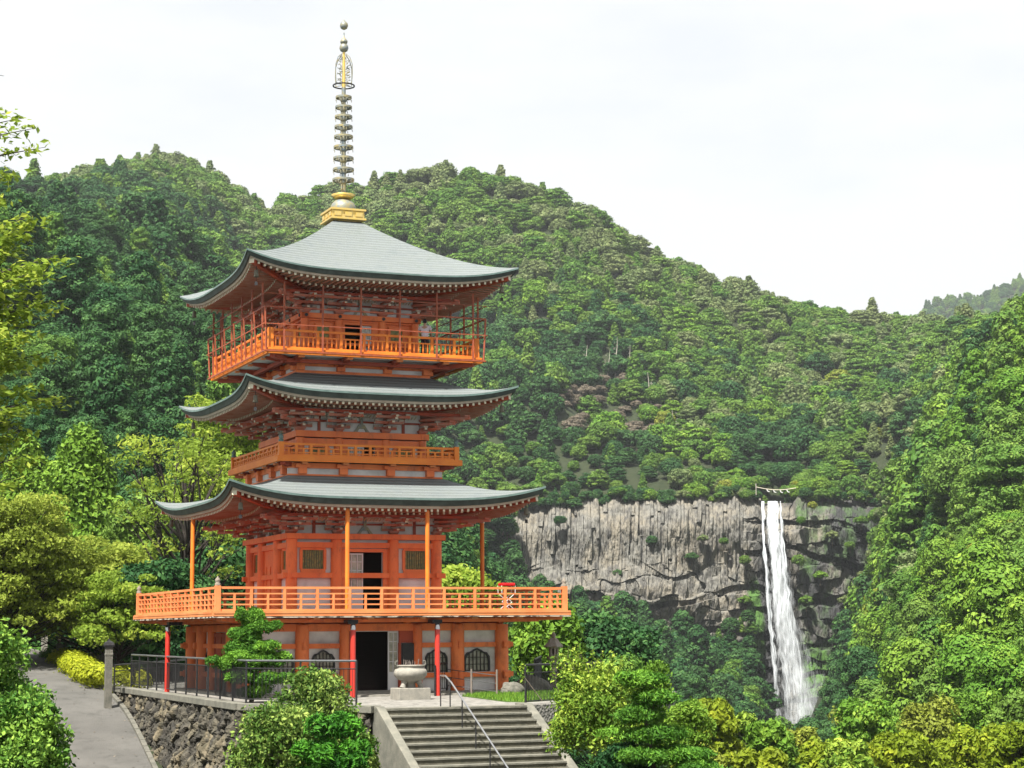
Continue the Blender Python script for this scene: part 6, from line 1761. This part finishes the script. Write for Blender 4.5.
for i, (px, a, b, lab) in enumerate(((615, 372, 337, 'tall forked white dead tree on the hill above the cliff'), (629, 388, 345, 'tallest white dead trunk on the hill right of the top roof'), (606, 380, 350, 'short white dead trunk left of the forked dead tree'),
        (652, 402, 372, 'white dead trunk right of the tallest one above the cliff'), (677, 438, 410, 'leaning white dead trunk lowest on the hill above the cliff'), (584, 368, 345, 'leftmost small white dead tree on the main hill'),
        (179, 332, 300, 'leaning pale dead trunk left of the top roof'), (146, 312, 285, 'pale bare trunk among the trees left of the top roof'), (184, 430, 345, 'tall pale bare trunk beside the middle roof'), (172, 470, 410, 'pale bare trunk left of the middle balcony'), (122, 375, 345, 'pale bare trunk on the left hillside'),
        (74, 345, 320, 'small pale trunk low on the far left hillside'))):
    snag(px, a, b, lab, 80+i)
shr = [(703, 538, 'olive'), (724, 541, 'mid green'), (617, 573, 'dark green'), (652, 540, 'dark green'), (692, 556, 'dark green'), (560, 520, 'dark green'), (745, 600, 'mid green'), (812, 505, 'yellow-green'), (832, 535, 'olive'), (801, 520, 'fresh green'), (845, 600, 'olive'),
       (798, 560, 'mid green'), (820, 575, 'fresh green'), (850, 545, 'mid green'), (806, 600, 'mid green'), (745, 560, 'mid green'), (837, 640, 'dark green'), (862, 575, 'olive'), (861, 520, 'mid green'), (640, 600, 'dark green'), (590, 590, 'dark green'), (751, 645, 'fresh green'), (748, 690, 'mid green'), (822, 690, 'fresh green'), (835, 715, 'dark green')]
cs_ = []
for i, (px, py, co) in enumerate(shr):
    cm, tm = proto('rounded' if i % 2 else 'spreading', co, i % 2, 'far'); a = at(px, py, 713.5); s = .30+.2*random.random()
    side_ = 'left of the falls' if px < 760 else 'right of the falls'; hgt = 'on the upper cliff' if py < 545 else 'halfway down the cliff' if py < 610 else 'at the foot of the cliff'
    root = empty('cliff_shrub', (a.x, a.y, a.z-7.5*s), random.random()*6, None, 'shrub', 'shrubs clinging to the cliff'); root.scale = (s*1.2, s*.9, s); link('crown', cm, root); link('trunk', tm, root)
    cs_.append((px, '%s shrub %s, %s' % (co, hgt, side_), root))
cell = {}
for px, lab, o in sorted(cs_, key=lambda q: q[0]): cell.setdefault(lab, []).append(o)
for lab, L in cell.items():
    for i, o in enumerate(L): o['label'] = ordinal(i, len(L))+lab

# ================================================================== THE PERSON ON THE TOP BALCONY
def skin_obj(name, verts, edges, radii, material, parent, sub=2, root_i=0):
    me = bpy.data.meshes.new(name); me.from_pydata(verts, edges, []); me.materials.append(material); o = link(name, me, parent)
    s = o.modifiers.new('skin', 'SKIN'); s.use_smooth_shade = True
    if not me.skin_vertices: me.skin_vertices.new()
    for i, r in enumerate(radii):
        me.skin_vertices[0].data[i].radius = (r, r) if not isinstance(r, tuple) else r
        me.skin_vertices[0].data[i].use_root = (i == root_i)
    m = o.modifiers.new('sub', 'SUBSURF'); m.levels = m.render_levels = sub
    return o
def person():
    p = loc2w(2.0, -3.15, 11.525); root = empty('person', p, TH-.55, 'person in a white shirt with dark hair looking out from the top balcony', 'person')
    root.scale = (.82,)*3
    # faces +y (away from the camera), height 1.68
    J = {'pel': (0, 0, .92), 'wst': (0, .01, 1.05), 'chs': (0, 0, 1.26), 'nck': (0, 0, 1.42), 'hd0': (0, .012, 1.50), 'hd1': (0, .015, 1.59), 'hd2': (0, .0, 1.655)}
    v = list(J.values()); idx = {k: i for i, k in enumerate(J)}; e = [(0, 1), (1, 2), (2, 3), (3, 4), (4, 5), (5, 6)]; R = [(.13, .10), (.12, .09), (.15, .10), .055, .065, .085, .05]
    def add(pts, start, rs):
        last = start
        for q, r_ in zip(pts, rs): v.append(q); R.append(r_); e.append((last, len(v)-1)); last = len(v)-1
        return last
    for s in (-1, 1):
        add([(s*.10, 0, .84), (s*.11, .02, .48), (s*.115, -.02, .09), (s*.12, .12, .04)], 0, [.085, .058, .038, .036])
        hnd = (s*.20, .30, 1.02)
        w = add([(s*.19, 0, 1.37), (s*.25, .03, 1.13), (s*.22, .22, 1.04), hnd], 2, [.055, .042, .034, .030])
        for f in range(4):
            x = hnd[0]+(f-1.5)*.019; add([(x, .355, 1.03), (x, .385, 1.02), (x, .395, .995)], w, [.010, .009, .008])
        add([(hnd[0]-s*.04, .33, 1.02), (hnd[0]-s*.045, .36, 1.0)], w, [.011, .009])
    skin_obj('body', v, e, R, SKIN, root)
    # shirt
    v = [(0, 0, .84), (0, .01, 1.08), (0, 0, 1.27), (0, 0, 1.405)]; e = [(0, 1), (1, 2), (2, 3)]; R = [(.175, .135), (.165, .12), (.19, .13), (.075, .07)]
    for s in (-1, 1): v += [(s*.20, 0, 1.365), (s*.25, .03, 1.20)]; e += [(2, len(v)-2), (len(v)-2, len(v)-1)]; R += [.075, .068]
    skin_obj('shirt', v, e, R, SHIRT, root)
    v = [(0, 0, .93)]; e = []; R = [(.14, .11)]
    for s in (-1, 1):
        v += [(s*.10, 0, .82), (s*.11, .02, .48), (s*.115, -.02, .10)]; n_ = len(v); e += [(0, n_-3), (n_-3, n_-2), (n_-2, n_-1)]; R += [.10, .075, .06]
    skin_obj('trousers', v, e, R, TROUS, root)
    for s in (-1, 1):
        m = MB(); m.box(s*.12-.045, s*.12+.045, -.09, .17, 0, .08); m.build('shoe', DARK, root, bevel=.02)
    # hair, ears, face
    skin_obj('hair', [(0, -.035, 1.50), (0, -.03, 1.58), (0, -.005, 1.645), (0, .05, 1.655)], [(0, 1), (1, 2), (2, 3)], [.075, .115, .10, .055], HAIR, root)
    for s in (-1, 1):
        m = MB(); m.lathe([(.004, -.028), (.014, -.01), (.016, .012), (.006, .028)], (s*.088, .012, 1.565), 8); m.build('ear', SKIN, root)
        m = MB(); m.lathe([(.002, -.010), (.010, 0), (.002, .010)], (s*.032, .092, 1.575), 8); m.build('eye', DARK, root)
    m = MB(); m.add([(-.014, .09, 1.54), (.014, .09, 1.54), (0, .088, 1.585), (0, .118, 1.545)], [(0, 1, 3), (0, 3, 2), (1, 2, 3), (0, 2, 1)]); m.build('nose', SKIN, root)
    m = MB(); m.box(-.022, .022, .085, .094, 1.512, 1.519); m.build('mouth', mat('lip', (.35, .12, .1), .5), root)
person()

# ================================================================== AIR
def build_haze():
    z0 = float(GZ.min())-1.5; m = MB(); m.box(-3300, 4600, -60, 6600, z0, 640)
    mm = bpy.data.materials.new('haze'); mm.use_nodes = True; n = mm.node_tree.nodes; n.remove(n['Principled BSDF'])
    v = n.new('ShaderNodeVolumePrincipled'); v.inputs['Color'].default_value = (.84, .90, .96, 1); v.inputs['Density'].default_value = 0.00007; v.inputs['Anisotropy'].default_value = .2
    mm.node_tree.links.new(v.outputs[0], n['Material Output'].inputs['Volume'])
    tag(m.build('haze', mm), kind='stuff')
HAZE = True
if HAZE: build_haze()
